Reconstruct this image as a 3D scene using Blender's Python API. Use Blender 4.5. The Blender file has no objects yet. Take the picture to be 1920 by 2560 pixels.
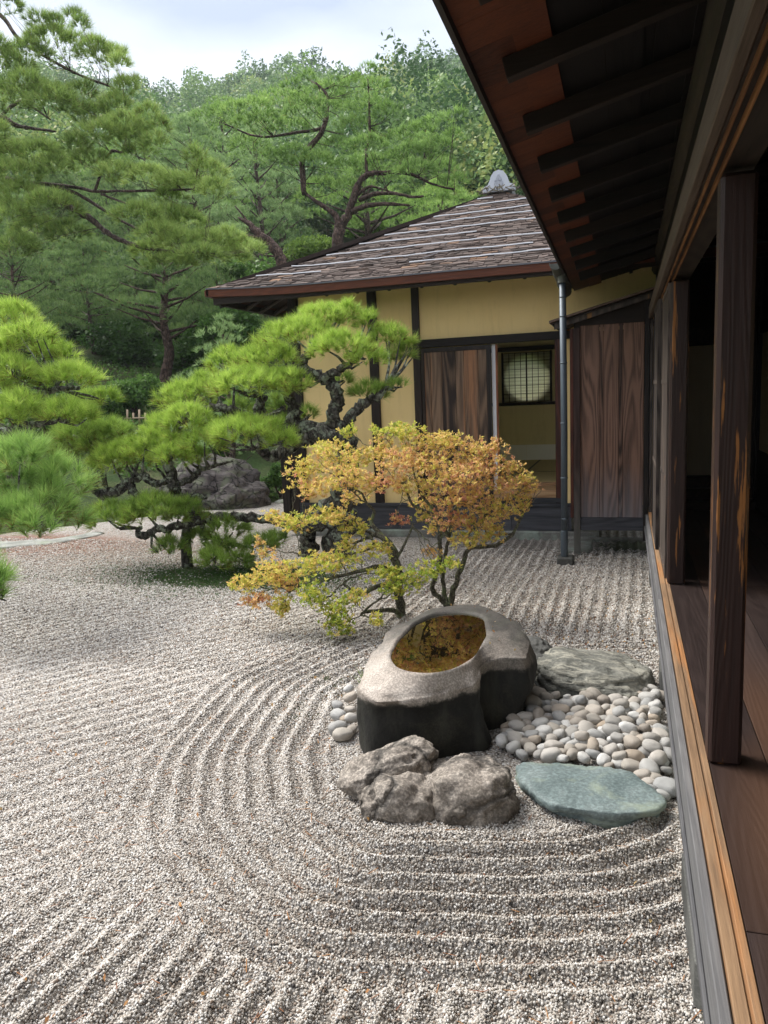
import bpy, math, random
import numpy as np
from mathutils import Vector, Matrix, noise as mnoise

# ------------------------------------------------------------------ camera, sky, sun, exposure
S = bpy.context.scene
COL = S.collection
F_PX, CX, CY, CAM_H = 1900.0, 960.0, 1280.0, 1.75
_dH = np.array([1, .043, 0.]); _dY = np.array([607, 317, -F_PX])
_Z = np.cross(_dH, _dY); _Z /= np.linalg.norm(_Z)
_Y = _dY / np.linalg.norm(_dY); _X = np.cross(_Y, _Z)
RW = np.array([_X, _Y, _Z])                       # world = RW @ camera
CAMP = np.array([0, 0, CAM_H])
cam_d = bpy.data.cameras.new('camera'); cam = bpy.data.objects.new('camera', cam_d)
COL.objects.link(cam); S.camera = cam
cam.matrix_world = Matrix([list(RW[i]) + [float(CAMP[i])] for i in range(3)] + [[0, 0, 0, 1]])
cam_d.sensor_fit = 'VERTICAL'; cam_d.sensor_height = 32.0
cam_d.lens = 32.0 * F_PX / 2560.0
cam_d.clip_start = 0.05; cam_d.clip_end = 3000

SUN_EL, SUN_AZ = math.radians(50), math.radians(-72)   # azimuth from +Y, clockwise to +X
sd = bpy.data.lights.new('sun', 'SUN'); so = bpy.data.objects.new('sun', sd); COL.objects.link(so)
sd.energy = 3.7; sd.angle = math.radians(26); sd.color = (1, .965, .9)
sdir = Vector((math.sin(SUN_AZ) * math.cos(SUN_EL), math.cos(SUN_AZ) * math.cos(SUN_EL), math.sin(SUN_EL)))
so.rotation_euler = sdir.to_track_quat('Z', 'Y').to_euler(); so.location = (-8, -8, 20)

W = bpy.data.worlds.new('World'); S.world = W; W.use_nodes = True
wt = W.node_tree; wt.nodes.clear()
def wn(t, **k):
    n = wt.nodes.new(t)
    for a, b in k.items(): setattr(n, a, b)
    return n
sky = wn('ShaderNodeTexSky', sky_type='NISHITA', sun_disc=False, sun_elevation=SUN_EL, sun_rotation=SUN_AZ)
sky.air_density = 1.2; sky.dust_density = 2.0
tcw = wn('ShaderNodeTexCoord')
mpw = wn('ShaderNodeMapping'); mpw.inputs['Scale'].default_value = (1.0, 1.0, 2.6)
nzw = wn('ShaderNodeTexNoise'); nzw.inputs['Scale'].default_value = 1.7; nzw.inputs['Detail'].default_value = 6
nzw.inputs['Roughness'].default_value = .5
sepw = wn('ShaderNodeSeparateXYZ')
addw = wn('ShaderNodeMath', operation='MULTIPLY_ADD'); addw.inputs[1].default_value = .42
rampw = wn('ShaderNodeValToRGB')
e = rampw.color_ramp.elements
e[0].position = .50; e[0].color = (.88, .91, .94, 1)
e[1].position = 1.0; e[1].color = (1.75, 1.75, 1.8, 1)
x = e.new(.60); x.color = (.70, .75, .84, 1)
x = e.new(.68); x.color = (.42, .49, .63, 1)
x = e.new(.78); x.color = (.46, .52, .64, 1)
cloudmul = wn('ShaderNodeVectorMath', operation='SCALE'); cloudmul.inputs['Scale'].default_value = 10.0
mixw = wn('ShaderNodeMixRGB'); mixw.inputs['Fac'].default_value = .9
bgw = wn('ShaderNodeBackground'); bgw.inputs['Strength'].default_value = .1
outw = wn('ShaderNodeOutputWorld')
L = wt.links.new
L(tcw.outputs['Generated'], mpw.inputs['Vector']); L(mpw.outputs[0], nzw.inputs['Vector'])
L(tcw.outputs['Generated'], sepw.inputs[0]); L(nzw.outputs['Fac'], addw.inputs[0]); 
L(sepw.outputs['Z'], addw.inputs[2]); L(addw.outputs[0], rampw.inputs[0])
L(rampw.outputs[0], cloudmul.inputs[0]); L(sky.outputs[0], mixw.inputs['Color1']); L(cloudmul.outputs[0], mixw.inputs['Color2'])
L(mixw.outputs[0], bgw.inputs['Color']); L(bgw.outputs[0], outw.inputs['Surface'])

S.view_settings.view_transform = 'Standard'; S.view_settings.look = 'None'
S.view_settings.exposure = 0.62; S.view_settings.gamma = 1.0
S.render.engine = 'CYCLES'
S.cycles.max_bounces = 8; S.cycles.transparent_max_bounces = 8
S.cycles.sample_clamp_indirect = 6

# ------------------------------------------------------------------ helpers
random.seed(7); RNG = np.random.default_rng(7)
def at(px, py, y):
    d = RW @ np.array([px - CX, -(py - CY), -F_PX]); return CAMP + d * (y / d[1])
def ground_at(px, py, z=0.):
    d = RW @ np.array([px - CX, -(py - CY), -F_PX]); return CAMP + d * ((z - CAM_H) / d[2])

def tag(o, label=None, cat=None, group=None, kind=None):
    if label: o['label'] = label
    if cat: o['category'] = cat
    if group: o['group'] = group
    if kind: o['kind'] = kind
    return o
def empty(name, loc, label, cat, group=None):
    o = bpy.data.objects.new(name, None); COL.objects.link(o); o.location = loc
    o.empty_display_size = .2
    return tag(o, label, cat, group)
def link(name, me, parent=None, origin=(0, 0, 0)):
    """me is in world coordinates; origin is where the object's own zero should sit"""
    o = bpy.data.objects.new(name, me); COL.objects.link(o)
    if parent is not None:
        p = np.array(parent.location if parent.parent is None else parent.parent.location, float)
        me.transform(Matrix.Translation([-float(a) for a in p])); o.parent = parent
    else:
        me.transform(Matrix.Translation([-float(a) for a in origin])); o.location = origin
    return o
def np_mesh(name, V, F, m=None, attrs=None, smooth=False):
    me = bpy.data.meshes.new(name)
    V = np.asarray(V, np.float32); F = np.asarray(F, np.int32); k = F.shape[1]
    me.vertices.add(len(V)); me.vertices.foreach_set('co', V.ravel())
    me.loops.add(F.size); me.loops.foreach_set('vertex_index', F.ravel())
    me.polygons.add(len(F)); me.polygons.foreach_set('loop_start', np.arange(0, F.size, k, dtype=np.int32))
    if smooth: me.polygons.foreach_set('use_smooth', np.ones(len(F), bool))
    for n, a in (attrs or {}).items():
        at_ = me.attributes.new(n, 'FLOAT', 'POINT'); at_.data.foreach_set('value', np.asarray(a, np.float32))
    me.update(calc_edges=True)
    if m: me.materials.append(m)
    return me

class MB:
    """collects boxes, prisms and tubes, each with its own random number (attribute rnd)"""
    def __init__(s): s.v = []; s.f = []; s.r = []
    def add(s, vs, fs, rnd=None):
        b = len(s.v); s.v += [tuple(map(float, v)) for v in vs]; s.f += [[b + i for i in f] for f in fs]
        s.r += [random.random() if rnd is None else rnd] * len(vs); return s
    def box(s, x0, x1, y0, y1, z0, z1, rnd=None):
        vs = [(x, y, z) for x in (x0, x1) for y in (y0, y1) for z in (z0, z1)]
        return s.add(vs, [(0, 1, 3, 2), (4, 6, 7, 5), (0, 4, 5, 1), (2, 3, 7, 6), (0, 2, 6, 4), (1, 5, 7, 3)], rnd)
    def hexa(s, pts, rnd=None):   # 8 points: bottom four (ccw), top four
        return s.add(pts, [(3, 2, 1, 0), (4, 5, 6, 7), (0, 1, 5, 4), (1, 2, 6, 5), (2, 3, 7, 6), (3, 0, 4, 7)], rnd)
    def beam(s, a, b, w, h, rnd=None, up=(0, 0, 1)):
        a = Vector(a); b = Vector(b); d = (b - a).normalized(); sd_ = d.cross(Vector(up)).normalized() * (w / 2)
        u = sd_.cross(d).normalized() * (h / 2)
        return s.hexa([a - sd_ - u, a + sd_ - u, b + sd_ - u, b - sd_ - u, a - sd_ + u, a + sd_ + u, b + sd_ + u, b - sd_ + u], rnd)
    def prism(s, poly, off, rnd=None):  # planar polygon (3d pts) extruded by vector off
        n = len(poly); P = [Vector(p) for p in poly]; o = Vector(off)
        return s.add(P + [p + o for p in P], [tuple(range(n))[::-1], tuple(range(n, 2 * n))] + [(i, (i + 1) % n, n + (i + 1) % n, n + i) for i in range(n)], rnd)
    def tube(s, pts, rads, sides=8, rnd=None, cap=True, wob=0.):
        P = [Vector(p) for p in pts]; n = len(P); ref = Vector((.3, .2, 1)).normalized(); vs = []; fs = []
        t0 = (P[1] - P[0]).normalized()
        u = t0.cross(ref)
        if u.length < .1: u = t0.cross(Vector((1, 0, 0)))
        u.normalize()
        for i, p in enumerate(P):
            t = (P[min(i + 1, n - 1)] - P[max(i - 1, 0)])
            t = t.normalized() if t.length > 1e-9 else t0
            u = (u - t * u.dot(t)); u.normalize(); w = t.cross(u)
            for k in range(sides):
                a = 2 * math.pi * k / sides; d = u * math.cos(a) + w * math.sin(a)
                r = rads[i]
                if wob:
                    q = p + d * r
                    r *= 1 + wob * mnoise.fractal(q * (1.1 / max(rads[0], .02)), .8, 2., 3)
                vs.append(p + d * r)
        for i in range(n - 1):
            for k in range(sides):
                a = i * sides + k; b = i * sides + (k + 1) % sides
                fs.append((a, b, b + sides, a + sides))
        if cap: fs += [tuple(range(sides))[::-1], tuple(range((n - 1) * sides, n * sides))]
        return s.add(vs, fs, rnd)
    def lathe(s, prof, c, sides=24, axis='z', rnd=None):
        vs = []; fs = []
        for (r, h) in prof:
            for k in range(sides):
                a = 2 * math.pi * k / sides
                if axis == 'z': vs.append((c[0] + r * math.cos(a), c[1] + r * math.sin(a), c[2] + h))
                elif axis == 'y': vs.append((c[0] + r * math.cos(a), c[1] + h, c[2] + r * math.sin(a)))
        for i in range(len(prof) - 1):
            for k in range(sides):
                a = i * sides + k; b = i * sides + (k + 1) % sides
                fs.append((a, b, b + sides, a + sides))
        fs += [tuple(range(sides))[::-1], tuple(range((len(prof) - 1) * sides, len(prof) * sides))]
        return s.add(vs, fs, rnd)
    def mesh(s, name, m, smooth=False):
        me = bpy.data.meshes.new(name); me.from_pydata(s.v, [], s.f)
        a = me.attributes.new('rnd', 'FLOAT', 'POINT'); a.data.foreach_set('value', np.array(s.r, np.float32))
        if smooth: me.polygons.foreach_set('use_smooth', np.ones(len(me.polygons), bool))
        import bmesh as bmm
        bm = bmm.new(); bm.from_mesh(me); bmm.ops.recalc_face_normals(bm, faces=bm.faces); bm.to_mesh(me); bm.free()
        me.materials.append(m); me.update(); return me
    def build(s, name, m, parent=None, smooth=False, bevel=0, origin=(0, 0, 0)):
        o = link(name, s.mesh(name, m, smooth), parent, origin)
        if bevel:
            b = o.modifiers.new('bevel', 'BEVEL'); b.width = bevel; b.segments = 1; b.limit_method = 'ANGLE'
        return o

# ------------------------------------------------------------------ materials
class NT:
    def __init__(s, name):
        s.m = bpy.data.materials.new(name); s.m.use_nodes = True; s.t = s.m.node_tree; s.t.nodes.clear()
        s.out = s.t.nodes.new('ShaderNodeOutputMaterial')
    def n(s, typ, ins=None, **k):
        nd = s.t.nodes.new('ShaderNode' + typ)
        for a, b in k.items(): setattr(nd, a, b)
        for a, b in (ins or {}).items():
            if isinstance(b, bpy.types.NodeSocket): s.t.links.new(b, nd.inputs[a])
            else: nd.inputs[a].default_value = b
        return nd
    def co(s): return s.n('TexCoord').outputs['Object']
    def map(s, v, scale=(1, 1, 1), loc=(0, 0, 0), rot=(0, 0, 0)):
        return s.n('Mapping', {'Vector': v, 'Scale': scale, 'Location': loc, 'Rotation': rot}).outputs[0]
    def noise(s, v, sc, det=4, rough=.5, dist=0, out='Fac'):
        return s.n('TexNoise', {'Vector': v, 'Scale': sc, 'Detail': det, 'Roughness': rough, 'Distortion': dist}).outputs[out]
    def vor(s, v, sc, out='Distance', feature='F1', rnd=1.0):
        return s.n('TexVoronoi', {'Vector': v, 'Scale': sc, 'Randomness': rnd}, feature=feature).outputs[out]
    def math(s, op, a, b=0.0, c=None, clamp=False):
        d = {0: a, 1: b}
        if c is not None: d[2] = c
        return s.n('Math', d, operation=op, use_clamp=clamp).outputs[0]
    def ramp(s, f, stops, interp='LINEAR'):
        r = s.n('ValToRGB', {'Fac': f}); e = r.color_ramp.elements; r.color_ramp.interpolation = interp
        while len(e) < len(stops): e.new(.5)
        for el, (p, c) in zip(e, stops):
            el.position = p; el.color = (c, c, c, 1) if isinstance(c, (int, float)) else (*c, 1)
        return r.outputs[0]
    def mix(s, f, a, b, mode='MIX'):
        def c4(c): return c if isinstance(c, bpy.types.NodeSocket) else ((*c, 1) if not isinstance(c, (int, float)) else (c, c, c, 1))
        return s.n('MixRGB', {'Fac': f, 'Color1': c4(a), 'Color2': c4(b)}, blend_type=mode).outputs[0]
    def attr(s, name): return s.n('Attribute', attribute_name=name).outputs['Fac']
    def bump(s, h, strength=.5, dist=.01, nrm=None):
        d = {'Height': h, 'Strength': strength, 'Distance': dist}
        if nrm is not None: d['Normal'] = nrm
        return s.n('Bump', d).outputs[0]
    def bsdf(s, col, rough=.7, nrm=None, spec=.3, **k):
        d = {'Base Color': col if isinstance(col, bpy.types.NodeSocket) else (*col, 1), 'Roughness': rough, 'Specular IOR Level': spec}
        if nrm is not None: d['Normal'] = nrm
        d.update(k); b = s.n('BsdfPrincipled', d)
        s.t.links.new(b.outputs[0], s.out.inputs['Surface']); return b
    def leafy(s, col, trans=.35, rough=.55, spec=.25):
        b = s.bsdf(col, rough, spec=spec); t = s.n('BsdfTranslucent', {'Color': col})
        mx = s.n('MixShader', {0: trans, 1: b.outputs[0], 2: t.outputs[0]})
        s.t.links.new(mx.outputs[0], s.out.inputs['Surface'])

def M_flat(name, col, rough=.6, spec=.3, var=.15, scale=8, bump=.1, metal=0):
    N = NT(name); v = N.co(); n = N.noise(v, scale, 6, .6)
    c = N.mix(n, tuple(a * (1 - var) for a in col), tuple(min(1, a * (1 + var)) for a in col))
    N.bsdf(c, rough, N.bump(N.noise(v, scale * 6, 4), bump, .005), spec, Metallic=metal); return N.m

def M_wood(name, dark, light, axis='z', ring=42, sc=3.2, stretch=.16, contrast=1., gloss=.6, weather=None, streak=None, litten=None, rw=.3):
    """planks with cathedral grain; stretch is along the axis; rnd shifts the pattern per plank"""
    N = NT(name); v = N.co(); r = N.attr('rnd')
    off = N.n('CombineXYZ', {'X': N.math('MULTIPLY', r, 31.), 'Y': N.math('MULTIPLY', r, 17.), 'Z': N.math('MULTIPLY', r, 23.)}).outputs[0]
    v2 = N.n('VectorMath', {0: v, 1: off}, operation='ADD').outputs[0]
    s3 = {'x': (stretch, 1, 1), 'y': (1, stretch, 1), 'z': (1, 1, stretch)}[axis]
    f3 = {'x': (.03, 1, 1), 'y': (1, .03, 1), 'z': (1, 1, .03)}[axis]
    a = N.map(v2, s3); f = N.map(v2, f3)
    n1 = N.noise(a, sc, 1.5, .4, .3)
    rings = N.math('SINE', N.math('MULTIPLY', n1, ring * 2.2))
    rings = N.math('MULTIPLY_ADD', rings, .5, .5)
    fine = N.noise(f, 160, 4, .7); mid = N.noise(f, 22, 4, .6)
    g = N.math('ADD', N.math('MULTIPLY_ADD', rings, rw, .5 * (.6 - rw)), N.math('MULTIPLY', mid, .4))
    g = N.math('ADD', g, N.math('MULTIPLY', N.math('SUBTRACT', fine, .5), .75))
    g = N.math('ADD', g, N.math('MULTIPLY', N.math('SUBTRACT', r, .5), .4))
    lo, hi = .5 - .3 / contrast, .5 + .3 / contrast
    c = N.ramp(g, [(max(lo, 0), dark), (.5, tuple((a_ + b_) / 2 for a_, b_ in zip(dark, light))), (min(hi, 1), light)])
    if litten: # brighter band of the wood where the surface is rubbed: (color, noise scale)
        big = N.noise(N.map(v2, {'x': (.25, 1, 1), 'y': (1, .25, 1), 'z': (1, 1, .25)}[axis]), litten[1], 2)
        c = N.mix(N.ramp(big, [(.46, 0.), (.62, 1.)]), c, litten[0])
    if streak: # (color, scale, lo, hi) narrow bare-wood streaks
        st = N.noise(N.map(v2, {'x': (.06, 1, 1), 'y': (1, .06, 1), 'z': (1, 1, .045)}[axis]), streak[1], 6, .6, .1)
        c = N.mix(N.ramp(st, [(streak[2], 0.), (streak[3], 1.)]), c, N.mix(fine, tuple(q * .3 for q in streak[0]), tuple(q * 1.3 for q in streak[0])))
    if weather: # (color, z0, z1): grey silvering low on the planks
        z = N.n('SeparateXYZ', {0: v}).outputs['Z']
        zz = N.math('ADD', z, N.math('MULTIPLY', N.math('SUBTRACT', mid, .5), .7))
        w = N.n('MapRange', {'Value': zz, 'From Min': weather[2], 'From Max': weather[1], 'To Min': 0., 'To Max': .92}).outputs[0]
        c = N.mix(w, c, N.mix(g, tuple(q * .6 for q in weather[0]), tuple(q * 1.3 for q in weather[0])))
    h = N.math('ADD', N.math('MULTIPLY', rings, .5), fine)
    N.bsdf(c, gloss, N.bump(h, .35, .003), .3); return N.m

def M_stone(name, cols, sc=6, speck=90, speckamt=.25, bump=.6, dist=.02, rough=.8, crack=None, moss=None, vein=None):
    N = NT(name); v = N.co()
    n = N.noise(v, sc, 8, .62, .4)
    k = len(cols); c = N.ramp(n, [(.28 + .44 * i / (k - 1), q) for i, q in enumerate(cols)])
    sp = N.noise(v, speck, 3, .6)
    c = N.mix(speckamt, c, N.ramp(sp, [(.35, 0.02), (.5, .3), (.62, .85)]), 'OVERLAY')
    h = N.math('ADD', N.math('MULTIPLY', n, .7), N.math('MULTIPLY', sp, .12))
    if vein:
        vn = N.noise(N.map(v, vein[1]), vein[0], 6, .6, .5)
        c = N.mix(N.ramp(vn, [(.5, 0.), (.6, .7), (.66, 0.)]), c, vein[2]); h = N.math('ADD', h, N.math('MULTIPLY', vn, .6))
    if crack:
        w = N.n('VectorMath', {0: v, 1: N.n('VectorMath', {0: N.noise(v, 4, 4, .5, 0, 'Color'), 'Scale': .35}, operation='SCALE').outputs[0]}, operation='ADD').outputs[0]
        d = N.vor(N.map(w, crack[1]), crack[0], 'Distance', 'DISTANCE_TO_EDGE')
        ck = N.ramp(d, [(0., 0.), (.05, 1.)])
        c = N.mix(ck, N.mix(.75, c, (.008, .008, .008)), c); h = N.math('ADD', h, N.math('MULTIPLY', ck, .5))
    if moss:
        mm = N.noise(v, 3.5, 6, .6); c = N.mix(N.ramp(mm, [(.5, 0.), (.66, moss[1])]), c, moss[0])
    N.bsdf(c, rough, N.bump(h, bump, dist), .35); return N.m

def M_needles(name, a, b, c, brown=(.16, .07, .02), brownamt=.03, trans=.4):
    N = NT(name); r = N.attr('rnd'); t = N.attr('tip')
    col = N.ramp(r, [(0., a), (.5, b), (1., c)])
    col = N.mix(N.ramp(N.attr('odd'), [(1 - brownamt - .002, 0.), (1 - brownamt, 1.)]), col, brown)
    col = N.mix(N.math('MULTIPLY', t, .25), col, (.46, .6, .16))
    N.leafy(col, trans); return N.m
def M_bark(name, cols, sc=1.0, lichen=None):
    N = NT(name); v = N.co(); v1 = N.map(v, (1, 1, .45))
    w = N.n('VectorMath', {0: v1, 1: N.n('VectorMath', {0: N.noise(v1, 9 * sc, 3, .5, 0, 'Color'), 'Scale': .08 / sc}, operation='SCALE').outputs[0]}, operation='ADD').outputs[0]
    d = N.vor(w, 22 * sc, 'Distance', 'DISTANCE_TO_EDGE'); n = N.noise(v, 14 * sc, 6, .65)
    k = len(cols); c = N.ramp(n, [(.3 + .4 * i / (k - 1), q) for i, q in enumerate(cols)])
    ck = N.ramp(d, [(0., 0.), (.16, 1.)]); c = N.mix(ck, N.mix(.7, c, (.006, .005, .004)), c)
    if lichen:
        ln = N.noise(v, 11, 5, .7); c = N.mix(N.ramp(ln, [(.52, 0.), (.6, .8)]), c, lichen)
    N.bsdf(c, .9, N.bump(N.math('ADD', N.math('MULTIPLY', ck, .8), n), .9, .015), .2); return N.m

m_gravel_cols = [(0., (.06, .055, .052)), (.06, (.15, .14, .135)), (.12, (.26, .19, .14)), (.20, (.34, .305, .27)), (.42, (.44, .40, .35)),
                 (.60, (.475, .44, .395)), (.76, (.53, .50, .465)), (.92, (.62, .60, .57)), (1., (.69, .675, .65))]
def gravel_mat():
    N = NT('raked_gravel'); v = N.co()
    cc = N.n('SeparateColor', {0: N.vor(v, 95, 'Color')}).outputs[0]
    d = N.vor(v, 95, 'Distance')
    c = N.ramp(cc, m_gravel_cols)
    c = N.mix(N.ramp(d, [(.3, 0.), (.75, .7)]), c, (.07, .06, .05))
    c = N.mix(N.math('MULTIPLY', N.attr('valley'), .6), c, (.10, .085, .07))  # furrow shade put into the gravel colour: troughs tinted darker
    xyz = N.n('SeparateXYZ', {0: v})
    # moss-stained gravel, other darkened patches and red needle litter: masks stored on the sheet
    g = N.attr('moss'); n1 = N.noise(v, 9, 5, .65)
    gm = N.ramp(N.math('ADD', g, N.math('MULTIPLY', N.math('SUBTRACT', n1, .5), 1.3)), [(.42, 0.), (.6, 1.)])
    moss_dark_col = N.mix(N.noise(v, 40, 4, .7), (.012, .014, .006), (.06, .085, .02))
    c = N.mix(N.math('MULTIPLY', gm, .85), c, moss_dark_col)
    rl = N.attr('litter'); n2 = N.noise(N.map(v, (1, 4, 1)), 12, 5, .7)
    rm = N.ramp(N.math('ADD', rl, N.math('MULTIPLY', N.math('SUBTRACT', n2, .5), 1.2)), [(.4, 0.), (.7, 1.)])
    c = N.mix(N.math('MULTIPLY', rm, .8), c, N.mix(n2, (.10, .035, .02), (.25, .11, .07)))
    h = N.math('MULTIPLY', N.math('SUBTRACT', 1., d), 1.)
    N.bsdf(c, .85, N.bump(h, 1., .008), .25); return N.m
def grain_mat():
    N = NT('gravel_grain'); r = N.attr('rnd'); N.bsdf(N.ramp(r, m_gravel_cols), .8, spec=.25); return N.m

PINE_BRIGHT = M_needles('pine_needle_bright', (.12, .22, .022), (.31, .47, .06), (.56, .71, .15), brownamt=.02)
PINE_MID = M_needles('pine_needle_green', (.08, .16, .022), (.21, .35, .05), (.40, .55, .11), brownamt=.03)
PINE_BLUE = M_needles('pine_needle_bluish', (.08, .17, .035), (.19, .35, .075), (.40, .58, .16), brownamt=.01)
PINE_TALL = M_needles('pine_needle_tall', (.08, .15, .035), (.27, .40, .10), (.54, .66, .22), brownamt=.04)
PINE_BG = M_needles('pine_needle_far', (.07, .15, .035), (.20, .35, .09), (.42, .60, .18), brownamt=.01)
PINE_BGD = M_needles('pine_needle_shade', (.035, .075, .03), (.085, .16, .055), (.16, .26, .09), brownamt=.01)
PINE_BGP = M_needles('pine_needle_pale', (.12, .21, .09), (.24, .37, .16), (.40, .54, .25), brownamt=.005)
BARK_BLACK = M_bark('black_pine_bark', [(.022, .018, .015), (.085, .078, .066), (.20, .195, .17)], 1., (.30, .34, .26))
BARK_GREY = M_bark('grey_brown_bark', [(.04, .028, .022), (.11, .08, .07), (.19, .15, .13)], .8)
BARK_RED = M_bark('red_pine_bark', [(.035, .024, .02), (.09, .058, .048), (.18, .125, .105)], .7)
TWIG = M_bark('shrub_bark', [(.07, .065, .045), (.16, .15, .11), (.26, .25, .19)], 3., (.20, .24, .12))
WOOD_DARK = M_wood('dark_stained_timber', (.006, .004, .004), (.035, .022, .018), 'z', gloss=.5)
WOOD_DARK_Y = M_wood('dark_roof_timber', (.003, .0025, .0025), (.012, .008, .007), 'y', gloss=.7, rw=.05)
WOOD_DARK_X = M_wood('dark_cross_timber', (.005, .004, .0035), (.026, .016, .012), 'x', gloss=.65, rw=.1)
WOOD_EAVE = M_wood('red_cedar_eave_board', (.025, .007, .004), (.15, .042, .016), 'x', gloss=.65, rw=.08)
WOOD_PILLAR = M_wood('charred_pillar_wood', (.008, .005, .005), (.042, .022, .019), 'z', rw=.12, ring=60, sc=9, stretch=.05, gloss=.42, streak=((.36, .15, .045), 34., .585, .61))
WOOD_DOOR = M_wood('weathered_cedar_door', (.028, .018, .015), (.27, .17, .11), 'z', rw=.36, ring=34, sc=4.2, stretch=.11, contrast=.9, streak=((.46, .22, .11), 5., .53, .62), weather=((.12, .115, .125), -.15, .75))
WOOD_BOX = M_wood('weathered_cedar_boards', (.020, .011, .009), (.24, .135, .095), 'z', rw=.42, ring=46, sc=6.0, stretch=.07, contrast=.9, weather=((.15, .15, .17), .22, .95))
WOOD_GREY_X = M_wood('silvered_skirting', (.03, .031, .037), (.11, .112, .13), 'x', gloss=.75, rw=.15)
WOOD_GREY_Y = M_wood('silvered_sill', (.07, .07, .075), (.20, .195, .195), 'y', gloss=.75, rw=.1)
WOOD_RAIL = M_wood('worn_orange_rail', (.11, .066, .04), (.36, .225, .125), 'y', gloss=.6, rw=.1, streak=((.42, .19, .07), 12., .52, .66))
WOOD_KAMOI = M_wood('worn_beam', (.055, .038, .027), (.15, .11, .08), 'y', gloss=.65, rw=.08)
WOOD_GROOVE = M_wood('groove_lip', (.10, .04, .015), (.30, .14, .05), 'y', gloss=.6)
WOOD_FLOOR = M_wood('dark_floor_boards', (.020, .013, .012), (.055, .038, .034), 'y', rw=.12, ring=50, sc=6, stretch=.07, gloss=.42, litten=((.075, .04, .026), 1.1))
WOOD_SHUT = M_wood('shutter_wood', (.016, .012, .012), (.12, .095, .08), 'z', gloss=.6, streak=((.34, .17, .06), 8., .6, .66))
WOOD_RED = M_wood('red_brown_post', (.03, .008, .006), (.13, .035, .02), 'z', gloss=.5)
WOOD_LIGHT = M_wood('light_threshold', (.25, .13, .06), (.5, .32, .17), 'x', gloss=.5)
WOOD_PURLIN = M_wood('purlin_wood', (.014, .010, .008), (.05, .037, .028), 'y', gloss=.6)
def plaster_mat(name, a, b):
    N = NT(name); v = N.co(); n = N.noise(v, 1.4, 5, .6); f = N.noise(v, 60, 4, .6)
    c = N.mix(n, a, b); c = N.mix(N.ramp(N.noise(v, 3, 6, .7), [(.55, 0.), (.75, .25)]), c, tuple(q * .75 for q in a))
    st = N.noise(N.map(v, (7, 7, .9)), 1.6, 6, .7); c = N.mix(N.ramp(st, [(.52, 0.), (.74, .28)]), c, tuple(q * .62 for q in a)); N.bsdf(c, .9, N.bump(f, .15, .003), .15); return N.m
PLASTER = plaster_mat('ochre_plaster', (.87, .63, .28), (.93, .72, .37))
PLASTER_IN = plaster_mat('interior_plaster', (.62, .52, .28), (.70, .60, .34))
PAPER = M_flat('white_paper', (.82, .81, .78), .9, .1, .05)
PAPER_BEIGE = plaster_mat('beige_paper', (.68, .60, .44), (.74, .66, .50))
def beige_screen():
    N = NT('beige_paper_screen'); c = N.mix(N.noise(N.co(), 3, 4), (.56, .48, .33), (.64, .56, .40)); d = N.n('BsdfDiffuse', {'Color': c}); t = N.n('BsdfTranslucent', {'Color': c})
    mx = N.n('MixShader', {0: .18, 1: d.outputs[0], 2: t.outputs[0]}); N.t.links.new(mx.outputs[0], N.out.inputs['Surface']); return N.m
BEIGE_SCREEN = beige_screen()
def tatami():
    N = NT('tatami'); v = N.co(); w = N.n('TexWave', {'Vector': v, 'Scale': 60., 'Distortion': .5}).outputs['Fac']
    N.bsdf(N.mix(w, (.42, .32, .15), (.55, .43, .22)), .7, N.bump(w, .2, .002)); return N.m
TATAMI = tatami()
def shoji():
    N = NT('translucent_shoji_paper'); v = N.co(); w = N.n('TexWave', {'Vector': N.map(v, (0, 0, 1)), 'Scale': 6., 'Distortion': 2.}, bands_direction='Z').outputs['Fac']
    c = N.mix(w, (.62, .62, .50), (.8, .8, .68)); d = N.n('BsdfDiffuse', {'Color': c}); t = N.n('BsdfTranslucent', {'Color': c})
    mx = N.n('MixShader', {0: .75, 1: d.outputs[0], 2: t.outputs[0]}); N.t.links.new(mx.outputs[0], N.out.inputs['Surface']); return N.m
SHOJI = shoji()
METAL_PIPE = M_flat('blue_grey_downpipe', (.075, .095, .115), .5, .5, .35, 5, .15, .3)
METAL_GUT = M_flat('oxidised_gutter', (.11, .115, .10), .6, .4, .5, 9, .3, .3)
TILE = M_flat('silver_ridge_tile', (.50, .53, .60), .45, .5, .1, 6, .08)
STRIP = M_flat('pale_metal_strip', (.30, .31, .34), .75, .2, .2, 3, .1)
CONCRETE = M_stone('foundation_concrete', [(.10, .095, .085), (.19, .185, .17), (.28, .28, .255)], 5, 120, .2, .5, .01, moss=((.34, .42, .36), .7))
STONE_DARK = M_stone('dark_foundation_stone', [(.035, .035, .032), (.08, .08, .075), (.14, .14, .13)], 5, 120, .25, .6, .01)
GRAN = M_stone('brown_granite', [(.10, .083, .068), (.27, .235, .20), (.44, .395, .345)], 6, 85, .5, .9, .03, crack=(1.7, (1, 1, 1.2)), moss=((.06, .048, .036), .7))
ROCK_GREEN = M_stone('grey_green_schist', [(.06, .063, .056), (.155, .155, .135), (.30, .29, .25)], 5, 60, .3, 1., .04, vein=(5, (.5, 3, 5), (.42, .40, .33)))
SLAB_GREEN = M_stone('blue_green_slab', [(.085, .115, .115), (.14, .18, .178), (.21, .25, .245)], 4, 70, .3, .9, .02, rough=.6, vein=(3, (1, 1, 3), (.26, .30, .23)))
ROCK_DARK = M_stone('purple_dark_rock', [(.028, .023, .022), (.065, .054, .052), (.12, .105, .10)], 3.5, 50, .15, 1., .06, crack=(4.5, (1, 1, 1.6)), moss=((.10, .13, .06), .6))
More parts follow.
